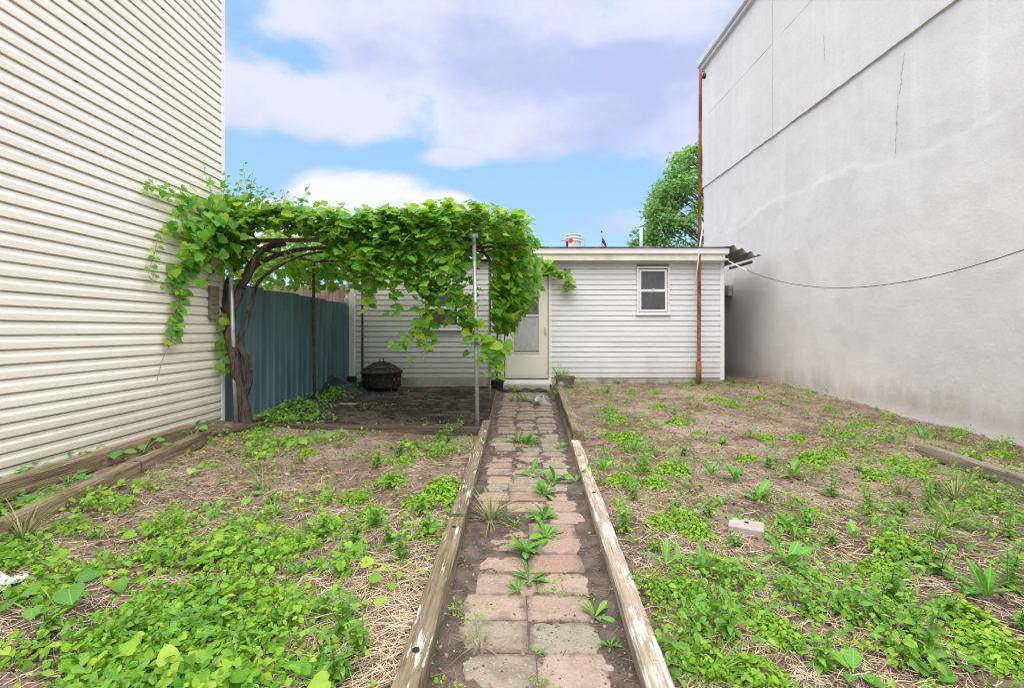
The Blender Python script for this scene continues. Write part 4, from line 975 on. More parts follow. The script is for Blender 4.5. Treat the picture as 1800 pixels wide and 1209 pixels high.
# the 300 leaves nearest the viewer are parts of their own, the rest one mass
vis = np.argsort(P_[:, 1]-S_*6+RNG.uniform(0, .25, len(P_))-(P_[:, 0] > -2.2)*.12)
sel = vis[:300]; rest = vis[300:]
V, F = inst(GRAPE_LEAF, P_[rest], frames(N_[rest], T_[rest]), S_[rest])
put('foliage', np_mesh('foliage', V-np.array(ORG[gv]), F), L_VINE, gv, kind='stuff')
gl = []
for tv, tf in GRAPE_LEAF:
    me = np_mesh('leaf', tv, tf); me.materials.append(L_VINE1); gl.append(me)
FR = frames(N_[sel], T_[sel])
for i, k_ in enumerate(sel):
    o = link(bpy.data.objects.new('leaf', gl[i % 4])); o.parent = gv
    M4 = Matrix(FR[i].tolist()).to_4x4(); o.rotation_euler = M4.to_euler(); s_ = float(S_[k_]); o.scale = (s_, s_, s_); o.location = Vector(P_[k_])-ORG[gv]
bun = []
for k_ in range(3):
    m_ = MB()
    for j in range(34):
        u = random.random(); r_ = .035*(1-u)**.6+.006; a = random.uniform(0, 6.28); c_ = Vector((r_*math.cos(a), r_*math.sin(a), -u*.13)); q = .0085
        m_.add([c_+Vector(v)*q for v in ((1, 0, 0), (-1, 0, 0), (0, 1, 0), (0, -1, 0), (0, 0, 1), (0, 0, -1))], [(0, 2, 4), (2, 1, 4), (1, 3, 4), (3, 0, 4), (2, 0, 5), (1, 2, 5), (3, 1, 5), (0, 3, 5)])
    me = bpy.data.meshes.new('grape_bunch'); me.from_pydata(m_.v, [], m_.f); me.update(); me.materials.append(GRAPE); bun.append(me)
for k_, (px, py) in enumerate([(628, 462), (668, 468), (600, 455), (735, 578), (745, 615), (720, 622), (832, 535), (828, 600), (868, 600), (872, 555), (690, 452), (775, 470), (880, 545), (650, 485), (505, 440), (742, 590)]):
    o = link(bpy.data.objects.new('grape_bunch', bun[k_ % 3])); o.parent = gv; o.location = at(px, py, 5.55 if px < 850 else 6.3)-ORG[gv]; o.rotation_euler = (0, 0, k_)

# ------------------------------------------------------------------ trees behind the house
def tree(name, label, base, limbs, clumps, nleaf, lsz, mat, spread, tr0):
    tt = thing(name, label, 'tree', base); m_ = MB()
    for P0, r0, r1 in limbs: Q = smooth_pts(P0, 5); m_.tube(Q, [r0+(r1-r0)*i/(len(Q)-1) for i in range(len(Q))], 7, .08)
    m_.build('trunk', BARK, tt, smooth=True)
    C = np.array(clumps); k_ = RNG.integers(0, len(C), nleaf); off = norm(RNG.normal(0, 1, (nleaf, 3)))*(RNG.uniform(0, 1, (nleaf, 1))**.45)*spread*C[k_, 3:4]*np.array([1, 1, .7])
    P_ = C[k_, :3]+off; N_ = off*.6/spread+RNG.normal(0, .45, (nleaf, 3))+np.array([0, -.3, .6]); T_ = RNG.normal(0, 1, (nleaf, 3))+np.array([0, 0, -.4])
    V, F = inst(OVAL if nleaf > 3000 else TINY, P_, frames(N_, T_), RNG.uniform(.6, 1.25, nleaf)*lsz)
    put('crown', np_mesh('crown', V-np.array(base), F), mat, tt, kind=None); return tt
cl_ = []; lim = [([(8.6, 20, 0), (8.5, 20, 2), (8.2, 20, 4), (8.1, 20, 6.5), (8.0, 20, 8.3)], .22, .04)]
ex = np.array([250, 262, 285, 320, 360, 400, 440]); elx = np.array([1232, 1200, 1178, 1152, 1132, 1122, 1108])
for k_ in range(120):
    py = random.uniform(262, 470); xl = float(np.interp(py, ex, elx)); Y = random.uniform(18.6, 21.4); px = xl+12+abs(random.gauss(0, 1))*random.uniform(10, 95); p = at(px, py, Y); p.x = min(p.x, 10.5); cl_.append((p.x, p.y, p.z, random.uniform(.7, 1.25)))
    if k_ % 4 == 0: s0 = Vector((8.2, 20, max(1.5, p.z-1.2))); lim.append(([s0, s0.lerp(p, .5)+Vector((0, 0, .15)), p], .05, .012))
p = at(1114, 428, 19.5); cl_ += [(p.x, p.y, p.z, .5), (p.x+.3, p.y, p.z-.2, .6)]
tree('broadleaf_tree', 'leafy green tree rising behind the house beside the cement wall', (8.6, 20, 0), lim, cl_, 9500, .15, L_TREE, .5, .2)
lim = [([(-.3, 14, 0), (-.35, 14, 2), (-.4, 14, 3.4), (-.55, 14, 4.2)], .07, .02)]; cl_ = []
for px, py in ((905, 408), (915, 412), (922, 408), (885, 378), (893, 382), (880, 372), (868, 366), (850, 362), (875, 395), (862, 385), (900, 425), (910, 430), (888, 410), (895, 435), (842, 372), (918, 425), (870, 412)):
    p = at(px, py, 14); cl_.append((p.x, p.y, p.z, random.uniform(.6, 1.1))); s0 = Vector((-.4, 14, 3.0)); lim.append(([s0, s0.lerp(p, .55)+Vector((0, 0, -.06)), p], .014, .004))
tree('slender_tree', 'sparse twiggy tree behind roof showing above the vine', (-.3, 14, 0), lim, cl_, 900, .075, L_TWIGGY, .21, .1)

# ------------------------------------------------------------------ ground cover, straw, crumbs
def scatter(n, x0, x1, y0, y1, dens, power=1.0):
    Y = (U(y0**-power, y1**-power, n))**(-1/power); X = U(x0, x1, n); k_ = U(0, 1, n) < dens(X, Y); return X[k_], Y[k_]
def in_bed(X, Y):
    return np.where(X < path_l(Y)-.11, (Y < 5.55), (X > path_r(Y)+.10))
def creeping(X, Y, per, s0, s1, h0, h1, spread, tpl, name, label, cat_, mat, tilt=.35):
    n0 = len(X); k_ = np.repeat(np.arange(n0), per); n = len(k_); r_ = np.abs(G(spread, n)); a = U(0, 6.283, n)
    x = X[k_]+r_*np.cos(a); y_ = Y[k_]+r_*np.sin(a); z = gh(x, y_)+U(h0, h1, n)*(1.1-np.minimum(1, r_/(spread*2.5))*.7)
    N_ = stackv(np.cos(a)*.3+G(tilt, n), np.sin(a)*.3-.15+G(tilt, n), np.ones(n)); T_ = stackv(np.cos(a)+G(.5, n), np.sin(a)+G(.5, n), G(.2, n)-.1)
    V, F = inst(tpl, stackv(x, y_, z), frames(N_, T_), U(s0, s1, n))
    o = put(name, np_mesh(name, V, F), mat, kind='stuff')
    if label: o['label'] = label; o['category'] = cat_
    return o
def dl(X, Y):
    d_ = sst(.42, .60, vnoise(X, Y, 1.9, 41)*.45+vnoise(X, Y, 5, 42)*.55)
    d_ = d_*(1-.92*sst(-1.25, -.65, X)*sst(3.3, 2.4, Y))*(1-.6*sst(3.0, 3.6, Y)*sst(5.2, 4.4, Y))
    d_ = d_*(1-.85*np.exp(-((X+1.9)**2/.25+(Y-3.3)**2/.25)))
    return d_*(X < path_l(Y)-.13)*(X > -3.15)*(Y < 5.55)*(1.0-.6*(X < -2.7))*(1-.75*sst(5.05, 5.3, Y)*(X > -2.3))
X, Y = scatter(6600, -3.15, -.4, 1.15, 5.6, dl, .8)
kk = U(0, 1, len(X)) < .78; X2, Y2 = X[~kk], Y[~kk]; X, Y = X[kk], Y[kk]
creeping(X2, Y2, 10, .018, .045, .015, .12, .045, POINT, 'mixed_weeds', 'darker pointed leaf weeds mixed through the left bed', 'weeds', L_NETTLE, .6)
creeping(X, Y, 10, .011, .036, .010, .085, .05, HEART+OVAL+POINT, 'creeping_weeds', 'dense low creeping weeds with small rounded leaves, left bed', 'weeds', L_COVER, .6)
X, Y = scatter(520, -3.5, -.4, 1.2, 5.6, lambda X, Y: dl(X, Y)*.9, .8)
creeping(X, Y, 4, .04, .07, .03, .09, .05, HEART, 'heart_leaved_weeds', 'broader heart shaped weed leaves standing above creepers, left bed', 'weeds', L_COVER)
def dr(X, Y):
    d_ = sst(.42, .60, vnoise(X, Y, 1.3, 51)*.45+vnoise(X, Y, 4.5, 52)*.55)+.35*sst(2.6, 4.0, X)*sst(.4, .6, vnoise(X, Y, 3, 53))+.08
    return np.clip(d_, 0, 1)*(X > path_r(Y)+.10)*(X < 4.98)*(1-.6*np.exp(-((X-2.0)**2/.9+(Y-5.2)**2/2.5)))
X, Y = scatter(6500, .5, 4.98, 1.15, 9.3, dr, .8)
kk = U(0, 1, len(X)) < .6; X2, Y2 = X[~kk], Y[~kk]; X, Y = X[kk], Y[kk]
creeping(X2, Y2, 9, .018, .05, .015, .12, .04, POINT, 'upright_weeds', 'darker upright small weeds mixed through the right bed', 'weeds', L_NETTLE, .75)
creeping(X, Y, 12, .009, .028, .008, .08, .05, OVAL+POINT+POINT, 'low_weeds', 'scattered patches of low small leaved weeds, right bed', 'weeds', L_FEATH, .7)
X, Y = scatter(420, -3.5, -2.85, 2.3, 5.4, lambda X, Y: .6*sst(.35, .6, vnoise(X, Y, 2.5, 44))*(np.abs(X+3.25) > .09)*(X < -2.93-.12*(Y-3)+.0), .5)
creeping(X, Y, 8, .025, .05, .02, .12, .05, HEART, 'ivy_weeds', 'leafy weeds crowding between timbers below the cream siding', 'weeds', L_NETTLE)
X, Y = scatter(240, -3.2, -2.2, 5.9, 8.7, lambda X, Y: sst(-2.5, -3.0, X-.25*(Y < 6.6)), .5)
creeping(X, Y, 10, .03, .065, .02, .15, .06, POINT, 'shade_weeds', 'shaded leafy weeds along foot of the blue fence', 'weeds', L_NETTLE)
X, Y = scatter(240, -2.9, -.45, 5.9, 9.2, lambda X, Y: sst(.55, .8, vnoise(X, Y, 3, 61)), .5)
creeping(X, Y, 5, .015, .035, .01, .04, .03, OVAL, 'patio_weeds', None, None, L_FEATH)['label'] = 'tiny weeds between the dark patio bricks'
X, Y = scatter(800, -.28, .8, 1.4, 9.2, lambda X, Y: sst(.45, .7, vnoise(X, Y, 3.2, 63))*(X < path_r(Y)-.03), .7)
creeping(X, Y, 8, .007, .02, .006, .03, .025, OVAL+POINT, 'path_weeds', None, None, L_FEATH, .7)['label'] = 'tiny weeds in the joints of the brick path'

def litter(n, x0, x1, y0, y1, dens, l0, l1, w0, w1, zup, name, label, mat, curl=.35, al=None):
    w1 = w1*1.0
    X, Y = scatter(n, x0, x1, y0, y1, dens, .9); n = len(X); L = U(l0, l1, n); a = U(0, 6.283, n) if al is None else al(X, Y, n); w = U(w0, w1, n); bend = G(curl, n)
    k_ = 4; VV = np.zeros((n, k_, 2, 3)); cx, cy = X.copy(), Y.copy(); ang = a.copy(); up = U(0, zup, n); sl = G(.08, n)
    for i in range(k_):
        nx_, ny_ = -np.sin(ang)*w/2, np.cos(ang)*w/2; zz_ = gh(cx, cy)+.004+up+sl*(i/(k_-1)-.5)*L+w*.4
        VV[:, i, 0] = stackv(cx+nx_, cy+ny_, zz_+w*.3); VV[:, i, 1] = stackv(cx-nx_, cy-ny_, zz_-w*.3)
        cx += np.cos(ang)*L/(k_-1); cy += np.sin(ang)*L/(k_-1); ang += bend/(k_-1)
    b = (np.arange(n)*k_*2)[:, None, None]; F = np.array([(2*i, 2*i+1, 2*i+3, 2*i+2) for i in range(k_-1)])[None]+b
    o = put(name, np_mesh(name, VV.reshape(-1, 3), F.reshape(-1, 4)), mat, kind='stuff'); o['label'] = label; return o
def ds(X, Y):
    base_ = .3+.7*sst(.36, .58, vnoise(X, Y, 1.6, 71)*.6+vnoise(X, Y, 6, 72)*.4)
    return base_*in_bed(X, Y)*(X > -3.1)*(X < 4.98)
litter(70000, -3.1, 4.98, 1.1, 9.4, ds, .025, .13, .0011, .0030, .012, 'straw', 'dry straw and cut grass strewn over the garden soil', STRAW, .7)
litter(7000, -1.35, -.42, 1.2, 3.6, lambda X, Y: np.exp(-((X+.62)**2/.09+(Y-2.1)**2/.5)), .06, .20, .0012, .0030, .03, 'straw_pile', 'thick mat of dry straw beside the mossy left timber', STRAW, .5)
litter(1600, -.3, .8, 1.2, 9, lambda X, Y: (.25+.75*sst(.45, .65, vnoise(X, Y, 4, 73)))*(X < path_r(Y)), .02, .10, .0015, .003, .003, 'path_litter', 'fine twigs and straw scattered on the brick path', TWIG)
litter(1500, -3.0, 4.9, 1.2, 9, lambda X, Y: .8*in_bed(X, Y), .08, .30, .003, .006, .012, 'twigs', 'dark dead twigs and stems lying on the beds', TWIG, .25)
litter(900, -3.0, -.4, 5.9, 9.3, lambda X, Y: .8+0*X, .02, .08, .006, .014, .003, 'patio_litter', 'dead leaf scraps on the shaded patio', TWIG, .6)
# soil crumbs and grit
n = 42000; X = U(-3.1, 4.95, n); Y = U(1.1**-.9, 9.3**-.9, n)**(-1/.9); s_ = .0025+.013*U(0, 1, n)**3.5
oc = (np.array([(1, 0, 0), (-.9, .1, 0), (0, 1, .1), (.1, -.9, 0), (0, .1, .8), (0, 0, -.8)], float), np.array([(0, 2, 4), (2, 1, 4), (1, 3, 4), (3, 0, 4), (2, 0, 5), (1, 2, 5), (3, 1, 5), (0, 3, 5)]))
V, F = inst([oc], stackv(X, Y, gh(X, Y)+.004), frames(RNG.normal(0, 1, (n, 3)), RNG.normal(0, 1, (n, 3))), s_)
CRUMB = straw_mat('crumb', (.07, .05, .04), (.18, .13, .10), (.34, .28, .23))
put('soil_crumbs', np_mesh('soil_crumbs', V, F), CRUMB, kind='stuff')['label'] = 'loose soil crumbs and grit'
# dead leaves
X, Y = scatter(420, -3.0, 4.9, 1.2, 9, lambda X, Y: sst(.5, .75, vnoise(X, Y, 1.4, 81))*in_bed(X, Y)+.03, .8); n = len(X)
V, F = inst(OVAL, stackv(X, Y, gh(X, Y)+.012), frames(stackv(G(.4, n), G(.4, n), np.ones(n)), stackv(G(1, n), G(1, n), G(.1, n))), U(.015, .045, n))
put('dead_leaves', np_mesh('dead_leaves', V, F), DRY, kind='stuff')['label'] = 'small rusty brown dead leaves on the beds'

# ------------------------------------------------------------------ single weeds
def mk(name, V, F, mat): me = np_mesh(name, V, F); me.materials.append(mat); return me
def feather_mesh(seed):
    n = 420; a = U(0, 6.283, n); r_ = U(0, 1, n)**.6; h_ = (1-r_**2)*.75+.12; P_ = stackv(r_*np.cos(a), r_*np.sin(a), h_*U(.35, 1, n))*np.array([1, 1, .8])*.11
    N_ = stackv(np.cos(a)*r_*.8+G(.4, n), np.sin(a)*r_*.8+G(.4, n), np.ones(n)); T_ = stackv(np.cos(a)+G(.6, n), np.sin(a)+G(.6, n), G(.4, n))
    parts = [inst(POINT+OVAL+TINY, P_, frames(N_, T_), U(.012, .03, n))]
    for j in range(14): q = P_[j*7]; parts.append(tri_tube([Vector((q[0]*.2, q[1]*.2, 0)), Vector(q)], .0016, .001, 3))
    return mk('feathery_weed', *cat(parts), L_FEATH)
def nettle_mesh(seed, stems, hgt, lf):
    parts = []
    for s_ in range(stems):
        a = random.uniform(0, 6.28); lean = random.uniform(.05, .4); h_ = hgt*random.uniform(.6, 1.1); pts = [Vector((math.cos(a)*lean*h_*u*u+.02*math.cos(a), math.sin(a)*lean*h_*u*u+.02*math.sin(a), h_*u)) for u in np.linspace(0, 1, 5)]
        parts.append(tri_tube(pts, .003, .0015, 4)); k_ = int(h_/.028); P_ = []; T_ = []; Z_ = []
        for j in range(1, k_+1):
            u = j/k_; p = Vector((math.cos(a)*lean*h_*u*u+.02*math.cos(a), math.sin(a)*lean*h_*u*u+.02*math.sin(a), h_*u)); th = j*1.57+s_
            for sgn in (0, math.pi): P_.append(p); T_.append((math.cos(th+sgn), math.sin(th+sgn), random.uniform(-.3, .35)+.3*u)); Z_.append(lf*random.uniform(.7, 1.15)*(1.15-.55*u))
        T_ = np.array(T_); N_ = stackv(-T_[:, 0]*.3, -T_[:, 1]*.3, np.ones(len(T_)))+RNG.normal(0, .2, (len(T_), 3)); parts.append(inst(POINT, np.array([tuple(p) for p in P_]), frames(N_, T_), np.array(Z_)))
    return mk('leafy_weed', *cat(parts), L_NETTLE)
def tuft_mesh(n, l0, l1, up, mat, spread=.02):
    a = U(0, 6.283, n); tilt = U(.1, up, n); T_ = stackv(np.cos(a)*np.sin(tilt), np.sin(a)*np.sin(tilt), np.cos(tilt)); N_ = stackv(-np.cos(a)*np.cos(tilt), -np.sin(a)*np.cos(tilt), np.sin(tilt))
    return mk('grass_tuft', *inst(BLADE, stackv(np.cos(a)*U(0, spread, n), np.sin(a)*U(0, spread, n), np.zeros(n)), frames(-N_*-1, T_), U(l0, l1, n)), mat)
def place(name, me, px, py, s, label, cat_, group, sz=None):
    c_ = ground_at(px, py); o = put(name, me, None, None, c_-Vector((0, 0, .006)), (0, 0, random.uniform(0, 6.28))); o.scale = (s, s, (sz or s)*random.uniform(.85, 1.15)); tag(o, label, cat_, group); return o
ORD = 'nearest,second,third,fourth,fifth,sixth,seventh,eighth,ninth,tenth,eleventh,twelfth,thirteenth,fourteenth,fifteenth,sixteenth,seventeenth,eighteenth,nineteenth,twentieth,twenty first,twenty second,twenty third,twenty fourth,twenty fifth,twenty sixth'.split(',')
def relabel(objs, what, strips):
    """each weed is told apart by its strip of the bed and its rank from the house"""
    left = list(objs)
    for xmax, words in strips:
        row_ = sorted([o for o in left if o.location.x < xmax], key=lambda o: -o.location.y); left = [o for o in left if o.location.x >= xmax]
        for i, o in enumerate(row_): o['label'] = f'{what}, {ORD[i]} to the house {words}'
FE = [feather_mesh(i) for i in range(6)]
NE = [nettle_mesh(0, 4, .17, .06), nettle_mesh(1, 7, .12, .05), nettle_mesh(2, 3, .24, .065), nettle_mesh(3, 9, .10, .045)]
GT = [tuft_mesh(45, .10, .24, 1.1, L_GRASS), tuft_mesh(70, .14, .30, 1.35, L_DULL, .03), tuft_mesh(60, .08, .17, 1.4, L_DULL, .03), tuft_mesh(26, .12, .26, .8, L_GRASS)]
WD = []
for px, py, s in [(1070, 722, .9), (1085, 737, 1.25), (1150, 693, .8), (1190, 742, 1.3), (1160, 716, 1.1), (1262, 703, 1.1), (1285, 712, 1), (1243, 702, .7), (1335, 703, .9), (1302, 716, .8), (1103, 772, 1.3), (1075, 768, 1), (1226, 763, .6), (1312, 808, .9), (1348, 772, .9), (1400, 772, 1),
    (1432, 812, 1.3), (1468, 800, 1), (1425, 692, .7), (1575, 815, 1), (1604, 832, 1.1), (1622, 815, .8), (1540, 842, 1), (1700, 803, .9), (1682, 762, .8), (1760, 800, .9), (1490, 764, .9), (1522, 748, .8), (1182, 832, 1.3), (1152, 852, 1), (1092, 848, 1),
    (1202, 912, 1), (1224, 938, .9), (1162, 922, .9), (1582, 972, 1.1), (1552, 1003, 1), (1202, 1040, .9), (1342, 1092, .8), (1372, 1122, .9), (1332, 1198, 1), (1252, 1172, .9), (1692, 1094, 1.1), (1732, 1142, 1.1), (1765, 1160, 1), (1460, 720, .8), (1560, 732, .8), (1210, 700, .7), (1500, 700, .8)]:
    WD.append(place('feathery_weed', random.choice(FE), px, py, s*1.05, 'x', 'weed', 'feathery weed clumps in the right bed'))
relabel(WD, 'feathery green weed clump', [(1.25, 'beside the path timber'), (2.1, 'along middle of right bed'), (2.9, 'in the outer right bed'), (9, 'beside the cement wall')]); WD = []
for px, py, s in [(782, 858, 1.2), (768, 872, 1.1), (800, 880, .9), (735, 885, 1), (655, 905, .9), (620, 880, .8), (690, 845, .9), (540, 800, .8), (455, 760, 1), (510, 775, 1), (715, 812, .8)]:
    WD.append(place('feathery_weed', random.choice(FE), px, py, s*1.1, 'x', 'weed', 'weed clumps in the left bed'))
relabel(WD, 'bushy bright green weed clump', [(-.9, 'in the left bed'), (9, 'along the left path timber')]); WD = []
for px, py, s, k_ in [(790, 775, .9, 2), (812, 762, .8, 2), (770, 772, .8, 0), (700, 800, .9, 0), (745, 945, 1, 1), (690, 960, 1, 1), (700, 985, .9, 0), (620, 950, 1, 1), (600, 1010, 1, 3), (660, 925, 1, 0), (560, 940, 1, 1), (520, 1010, .9, 3), (640, 1150, .9, 0), (595, 1195, 1, 1), (570, 1080, .8, 0), (500, 1100, .9, 1), (440, 1150, 1, 3), (735, 905, .9, 0), (470, 890, .8, 1), (690, 860, 1, 1), (660, 820, .9, 0), (425, 700, .8, 0), (350, 770, 1, 1), (610, 1120, .9, 2), (350, 1040, 1, 3), (250, 1130, 1, 1), (150, 1180, 1, 3), (80, 1120, 1, 1), (310, 960, .9, 3), (395, 985, 1, 1)]:
    WD.append(place('leafy_weed', NE[k_], px, py, s, 'x', 'weed', 'pointed leaf weeds in the left bed'))
relabel(WD, 'upright pointed leaf weed', [(-1.2, 'in the left bed toward cream siding'), (-.75, 'in middle of left bed'), (9, 'beside the left path timber')]); WD = []
for px, py, s, k_ in [(1560, 940, .8, 3), (1620, 990, .8, 1), (1480, 1000, .8, 3), (1660, 1090, .9, 1), (1700, 1050, .8, 3), (1720, 900, .8, 3), (1640, 860, .8, 1), (1590, 905, .8, 1), (1510, 830, .8, 3), (1290, 960, .7, 3), (1250, 905, .7, 1), (1190, 890, .8, 3), (1110, 880, .8, 1), (1150, 965, .8, 3), (1460, 960, .7, 1), (1780, 950, .8, 1), (1600, 1110, .8, 1), (1540, 1090, .8, 3), (1400, 1150, .6, 3), (1230, 1100, .5, 3), (1740, 830, .8, 3), (1790, 1110, .9, 1), (1500, 1100, .7, 3), (1430, 1090, .8, 1), (1290, 1120, .8, 2), (1560, 1050, 1, 2), (1650, 1010, .9, 2), (1770, 1030, 1, 2), (1620, 1160, .9, 2), (1450, 1190, .9, 1), (1100, 930, .8, 2), (1130, 830, .9, 2), (1350, 820, .9, 1), (1460, 870, .9, 2), (1530, 900, .9, 2), (1640, 900, .9, 2), (1750, 890, .9, 1), (1420, 930, .8, 1), (1200, 800, .9, 1), (1270, 780, .9, 1)]:
    WD.append(place('leafy_weed', NE[k_], px, py, s, 'x', 'weed', 'pointed leaf weeds in the right bed'))
relabel(WD, 'pointed leaf weed', [(1.3, 'beside right path timber'), (2.1, 'in middle of right bed'), (9, 'in right bed toward cement wall')])
for px, py, s, k_, lab in [(862, 915, 1.1, 1, 'drooping grey green grass tuft at left edge of the path'), (842, 1135, .75, 2, 'dry straw coloured grass tuft on the path foreground'), (1640, 945, 1.1, 0, 'bright green spreading grass tuft in the right bed'),
    (1670, 925, 1, 0, 'grass tuft just beyond the bright spreading one, right bed'), (1700, 850, .8, 0, 'grass tuft against the half sunk grey timber'), (1585, 870, .8, 1, 'pale dry grass tuft in the middle of right bed'), (1245, 1190, .9, 3, 'grass blades at bottom beside the white painted timber'),
    (462, 862, .9, 3, 'thin upright grass tuft in the left bed near centre'), (40, 950, .9, 1, 'pale grass tuft below the sawn timber end at left'), (1680, 880, .9, 1, 'tangled dry grass tuft below the sunken grey timber'), (480, 905, .8, 0, 'short green grass tuft in the middle of left bed'),
    (1060, 674, .8, 2, 'dry grass stubble at house wall just right of brown pot'), (1100, 672, .8, 2, 'dry grass stubble under the white siding left of the window'), (1085, 673, .7, 1, 'pale grass blades between the two stubble tufts by the house'), (1140, 673, .7, 0, 'green grass at house wall directly below the window'),
    (1218, 678, .9, 0, 'green grass tuft at the foot of the rusty pole'), (1245, 678, .8, 0, 'green grass tuft between the rusty pole and house corner'), (1290, 672, .7, 0, 'grass tuft at the mouth of the dark alley'), (1180, 674, .7, 2, 'dry grass stubble left of the rusty pole foot')]:
    place('grass_tuft', GT[k_], px, py, s, lab, 'grass', None)
o = put('grass', tuft_mesh(40, .14, .30, .75, L_GRASS, .08), None, gp, POT_C-ORG[gp]+Vector((-.03, 0, .2)))
o = put('grass', tuft_mesh(34, .2, .34, 1.45, L_GRASS, .1), None, gp, POT_C-ORG[gp]+Vector((-.08, -.03, .22)))

def leaf_meshes(tpls, mat):
    out = []
    for tv, tf in tpls: out.append(mk('leaf', tv, tf, mat))
    return out
LM_D, LM_P, LM_H = leaf_meshes(DOCKT, L_DOCK1), leaf_meshes(PLANTAIN, L_DOCK1), leaf_meshes(HEART, L_BURD)
def rosette(name, px, py, nl, L, el0, el1, lm, label, cat_, group=None):
    c_ = ground_at(px, py); t_ = thing(name, label, cat_, c_, group); a0 = random.uniform(0, 6.28)
    for j in range(nl):
        a = a0+j*2.4+random.uniform(-.3, .3); e = R(random.uniform(el0, el1)); tip = Vector((math.cos(a)*math.cos(e), math.sin(a)*math.cos(e), math.sin(e))); nn_ = Vector((-math.cos(a)*math.sin(e), -math.sin(a)*math.sin(e), math.cos(e)))
        M3 = Matrix(frames(np.array([nn_+Vector((random.uniform(-.25, .25), random.uniform(-.25, .25), 0))]), np.array([tip]))[0].tolist())
        o = link(bpy.data.objects.new('leaf', random.choice(lm))); o.parent = t_; o.rotation_euler = M3.to_4x4().to_euler(); s_ = L*.78*random.uniform(.6, 1.1); o.scale = (s_*random.uniform(.85, 1.2), s_, s_); o.location = tip*.008
    return t_
DG = 'dock plants in the right bed'
for px, py, nl, L, e0, e1, lab in [(1250, 838, 6, .20, 45, 80, 'dock weed with tall leaves, left one of the pair in mid right bed'), (1292, 846, 6, .18, 45, 80, 'dock weed with broad leaves, right one of the pair in mid right bed'), (1335, 880, 9, .20, 30, 65, 'lush dock clump leaning left, in front of the dock pair'),
    (1393, 842, 7, .22, 35, 75, 'dark glossy dock weed standing alone in straw, right bed'), (1320, 770, 5, .22, 30, 80, 'distant dock weed with one dark upright leaf, right bed'), (1388, 930, 11, .19, 10, 55, 'spreading pale dock rosette up behind the large one, right bed'), (1384, 1000, 10, .21, 5, 60, 'large dock rosette below the grey concrete block'),
    (1236, 1006, 8, .17, 15, 75, 'dock weed left of large rosette, one leaf lying flat'), (1068, 697, 4, .20, 60, 85, 'single dark upright dock leaf near brown flower pot'), (1110, 692, 5, .20, 50, 80, 'small upright dock near the house, right of brown pot'), (1062, 825, 6, .17, 40, 80, 'small dock sprout beside the timber joint'),
    (1116, 795, 5, .16, 50, 85, 'slim dock sprouts in front of feathery clumps'), (1100, 797, 5, .15, 50, 85, 'narrow dock sprout left of the slim ones'), (1172, 1000, 6, .16, 30, 70, 'dock weed among low weeds beside white painted timber'), (1735, 1050, 8, .19, 40, 80, 'broad leaved dock near the right photo edge'),
    (1620, 770, 5, .22, 30, 75, 'dock with a single dark leaf near the cement wall'), (1575, 905, 6, .14, 40, 75, 'short dock sprout in mid right bed weeds'), (1500, 945, 6, .13, 40, 80, 'little upright dock left of the grass, right bed'), (1270, 885, 6, .14, 30, 70, 'small dock below the tall dock pair'),
    (1150, 800, 5, .13, 40, 80, 'tiny dock right of the slim sprouts'), (1190, 988, 4, .12, 40, 80, 'tiny dock at right of timber side weeds'), (1335, 690, 4, .16, 40, 80, 'far dock sprout before the alley'), (1520, 790, 6, .17, 20, 60, 'low dock in weeds toward the cement wall')]:
    rosette('dock_weed', px, py, nl, L, e0, e1, LM_D, lab, 'weed', DG)
for px, py, nl, L, lab in [(1585, 1155, 6, .115, 'broad ribbed plantain with pale leaves, lower right'), (1640, 1205, 5, .11, 'plantain with a large ribbed leaf at bottom right'), (1500, 1200, 5, .10, 'plantain at the bottom edge right of the stones'), (1690, 1170, 6, .09, 'plantain among clover close to bottom right corner'),
    (940, 1150, 5, .055, 'tiny flat plantain rosette on the brick path'), (560, 1190, 6, .12, 'plantain at bottom left of the mossy timber')]:
    rosette('plantain_weed', px, py, nl, L, 8, 45, LM_P, lab, 'weed', 'plantain weeds')
for px, py, nl, L, lab in [(928, 782, 8, .13, 'leafy weed in the far half of the brick path centre'), (912, 778, 7, .12, 'leafy weed left of the far path centre weed'), (935, 835, 6, .13, 'upright narrow weed in the path middle'), (975, 848, 6, .13, 'twin stemmed sprout at path right half'), (955, 872, 8, .11, 'flat bushy weed in mid path'), (1012, 850, 3, .13, 'rounded leaf weed against the painted timber'),
    (955, 912, 8, .11, 'spiky weed rosette in front of mid path weed'), (960, 945, 9, .12, 'larger dandelion weed in the path, back one of two'), (925, 972, 10, .13, 'larger dandelion weed in the path, front one of two'), (930, 1022, 7, .09, 'small weed below the two path dandelions'), (912, 1040, 6, .07, 'low weed with flat leaves near path centre'), (1045, 1085, 5, .08, 'pale sprout on the right half of path'), (1073, 1140, 6, .05, 'tiny dark sprout beside painted timber, path foreground'),
    (905, 925, 5, .05, 'little yellow green seedling on left side of path'), (985, 790, 5, .09, 'light green weed by timber joint on path'), (940, 765, 6, .07, 'small sprout behind the path centre weeds'), (905, 690, 5, .20, 'green weed growing against the concrete door step'), (920, 705, 8, .14, 'weed patch on path before the door mat'), (900, 706, 7, .13, 'weed by the mat left of the white cup'), (980, 695, 6, .14, 'weed leaning on timber beside white cup')]:
    rosette('path_weed', px, py, nl+3, L*1.4, 15, 75, LM_D, lab, 'weed', 'weeds on the brick path')
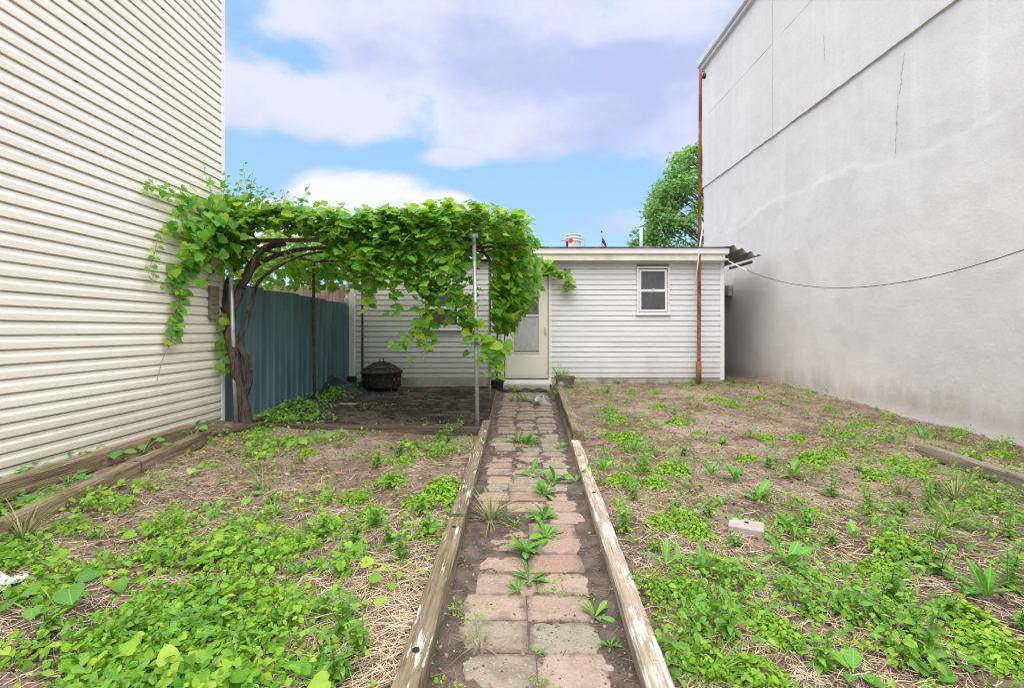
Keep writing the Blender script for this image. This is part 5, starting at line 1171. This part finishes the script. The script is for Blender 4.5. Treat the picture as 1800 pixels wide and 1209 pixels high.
def bigleaf(px, py, nl, L, hgt, label):
    c_ = ground_at(px, py); t_ = thing('burdock_weed', label, 'weed', c_, 'large leaved weeds in the left bed'); a0 = random.uniform(0, 6.28)
    for j in range(nl):
        a = a0+j*2.4; h_ = hgt*random.uniform(.6, 1.1); rr = .05+.05*random.random(); p = Vector((rr*math.cos(a), rr*math.sin(a), h_))
        V, F = tri_tube([Vector((0, 0, 0)), p*.6+Vector((0, 0, .01)), p], .004, .003, 5)
        me = mk('stalk', V, F, GREEN_STEM); o = link(bpy.data.objects.new('stalk', me)); o.parent = t_
        M3 = Matrix(frames(np.array([(math.cos(a)*.3, math.sin(a)*.3-.35, 1)]), np.array([(math.cos(a), math.sin(a)-.3, -.15)]))[0].tolist())
        o = link(bpy.data.objects.new('leaf', random.choice(LM_H))); o.parent = t_; o.location = p; o.rotation_euler = M3.to_4x4().to_euler(); s_ = L*.82*random.uniform(.65, 1.1); o.scale = (s_*1.15, s_, s_)
for px, py, nl, L, h_, lab in [(105, 1078, 3, .13, .12, 'burdock with a big drooping leaf at left near white bag'), (195, 1130, 2, .12, .06, 'low burdock leaf folded in the middle, lower left'), (330, 1085, 4, .10, .09, 'burdock leaves left of straw, lower left bed'), (205, 812, 4, .11, .12, 'burdock growing beside the sawn mossy timber'), (250, 800, 4, .10, .12, 'burdock between the two left timbers'),
    (340, 775, 4, .10, .15, 'pale burdock near the split timber toward the vine'), (275, 800, 3, .09, .10, 'burdock right of the one between the timbers'), (300, 1140, 3, .10, .08, 'burdock leaves in the lower left weeds'), (520, 790, 4, .09, .10, 'burdock in front of dark patio timber, left part'), (555, 785, 4, .09, .11, 'burdock in front of dark patio timber, centre part'),
    (585, 775, 3, .08, .12, 'burdock against the patio timber, right of centre'), (435, 880, 3, .08, .05, 'low round leaf weed in open soil, left bed'), (375, 905, 3, .08, .05, 'low round leaves below the open soil patch'), (60, 1085, 3, .09, .08, 'burdock leaves by the left photo edge'), (20, 870, 4, .10, .1, 'leafy burdock between timbers at left photo edge'), (120, 850, 4, .09, .08, 'burdock among ivy beside the long timber')]:
    bigleaf(px, py, nl, L, h_, lab)
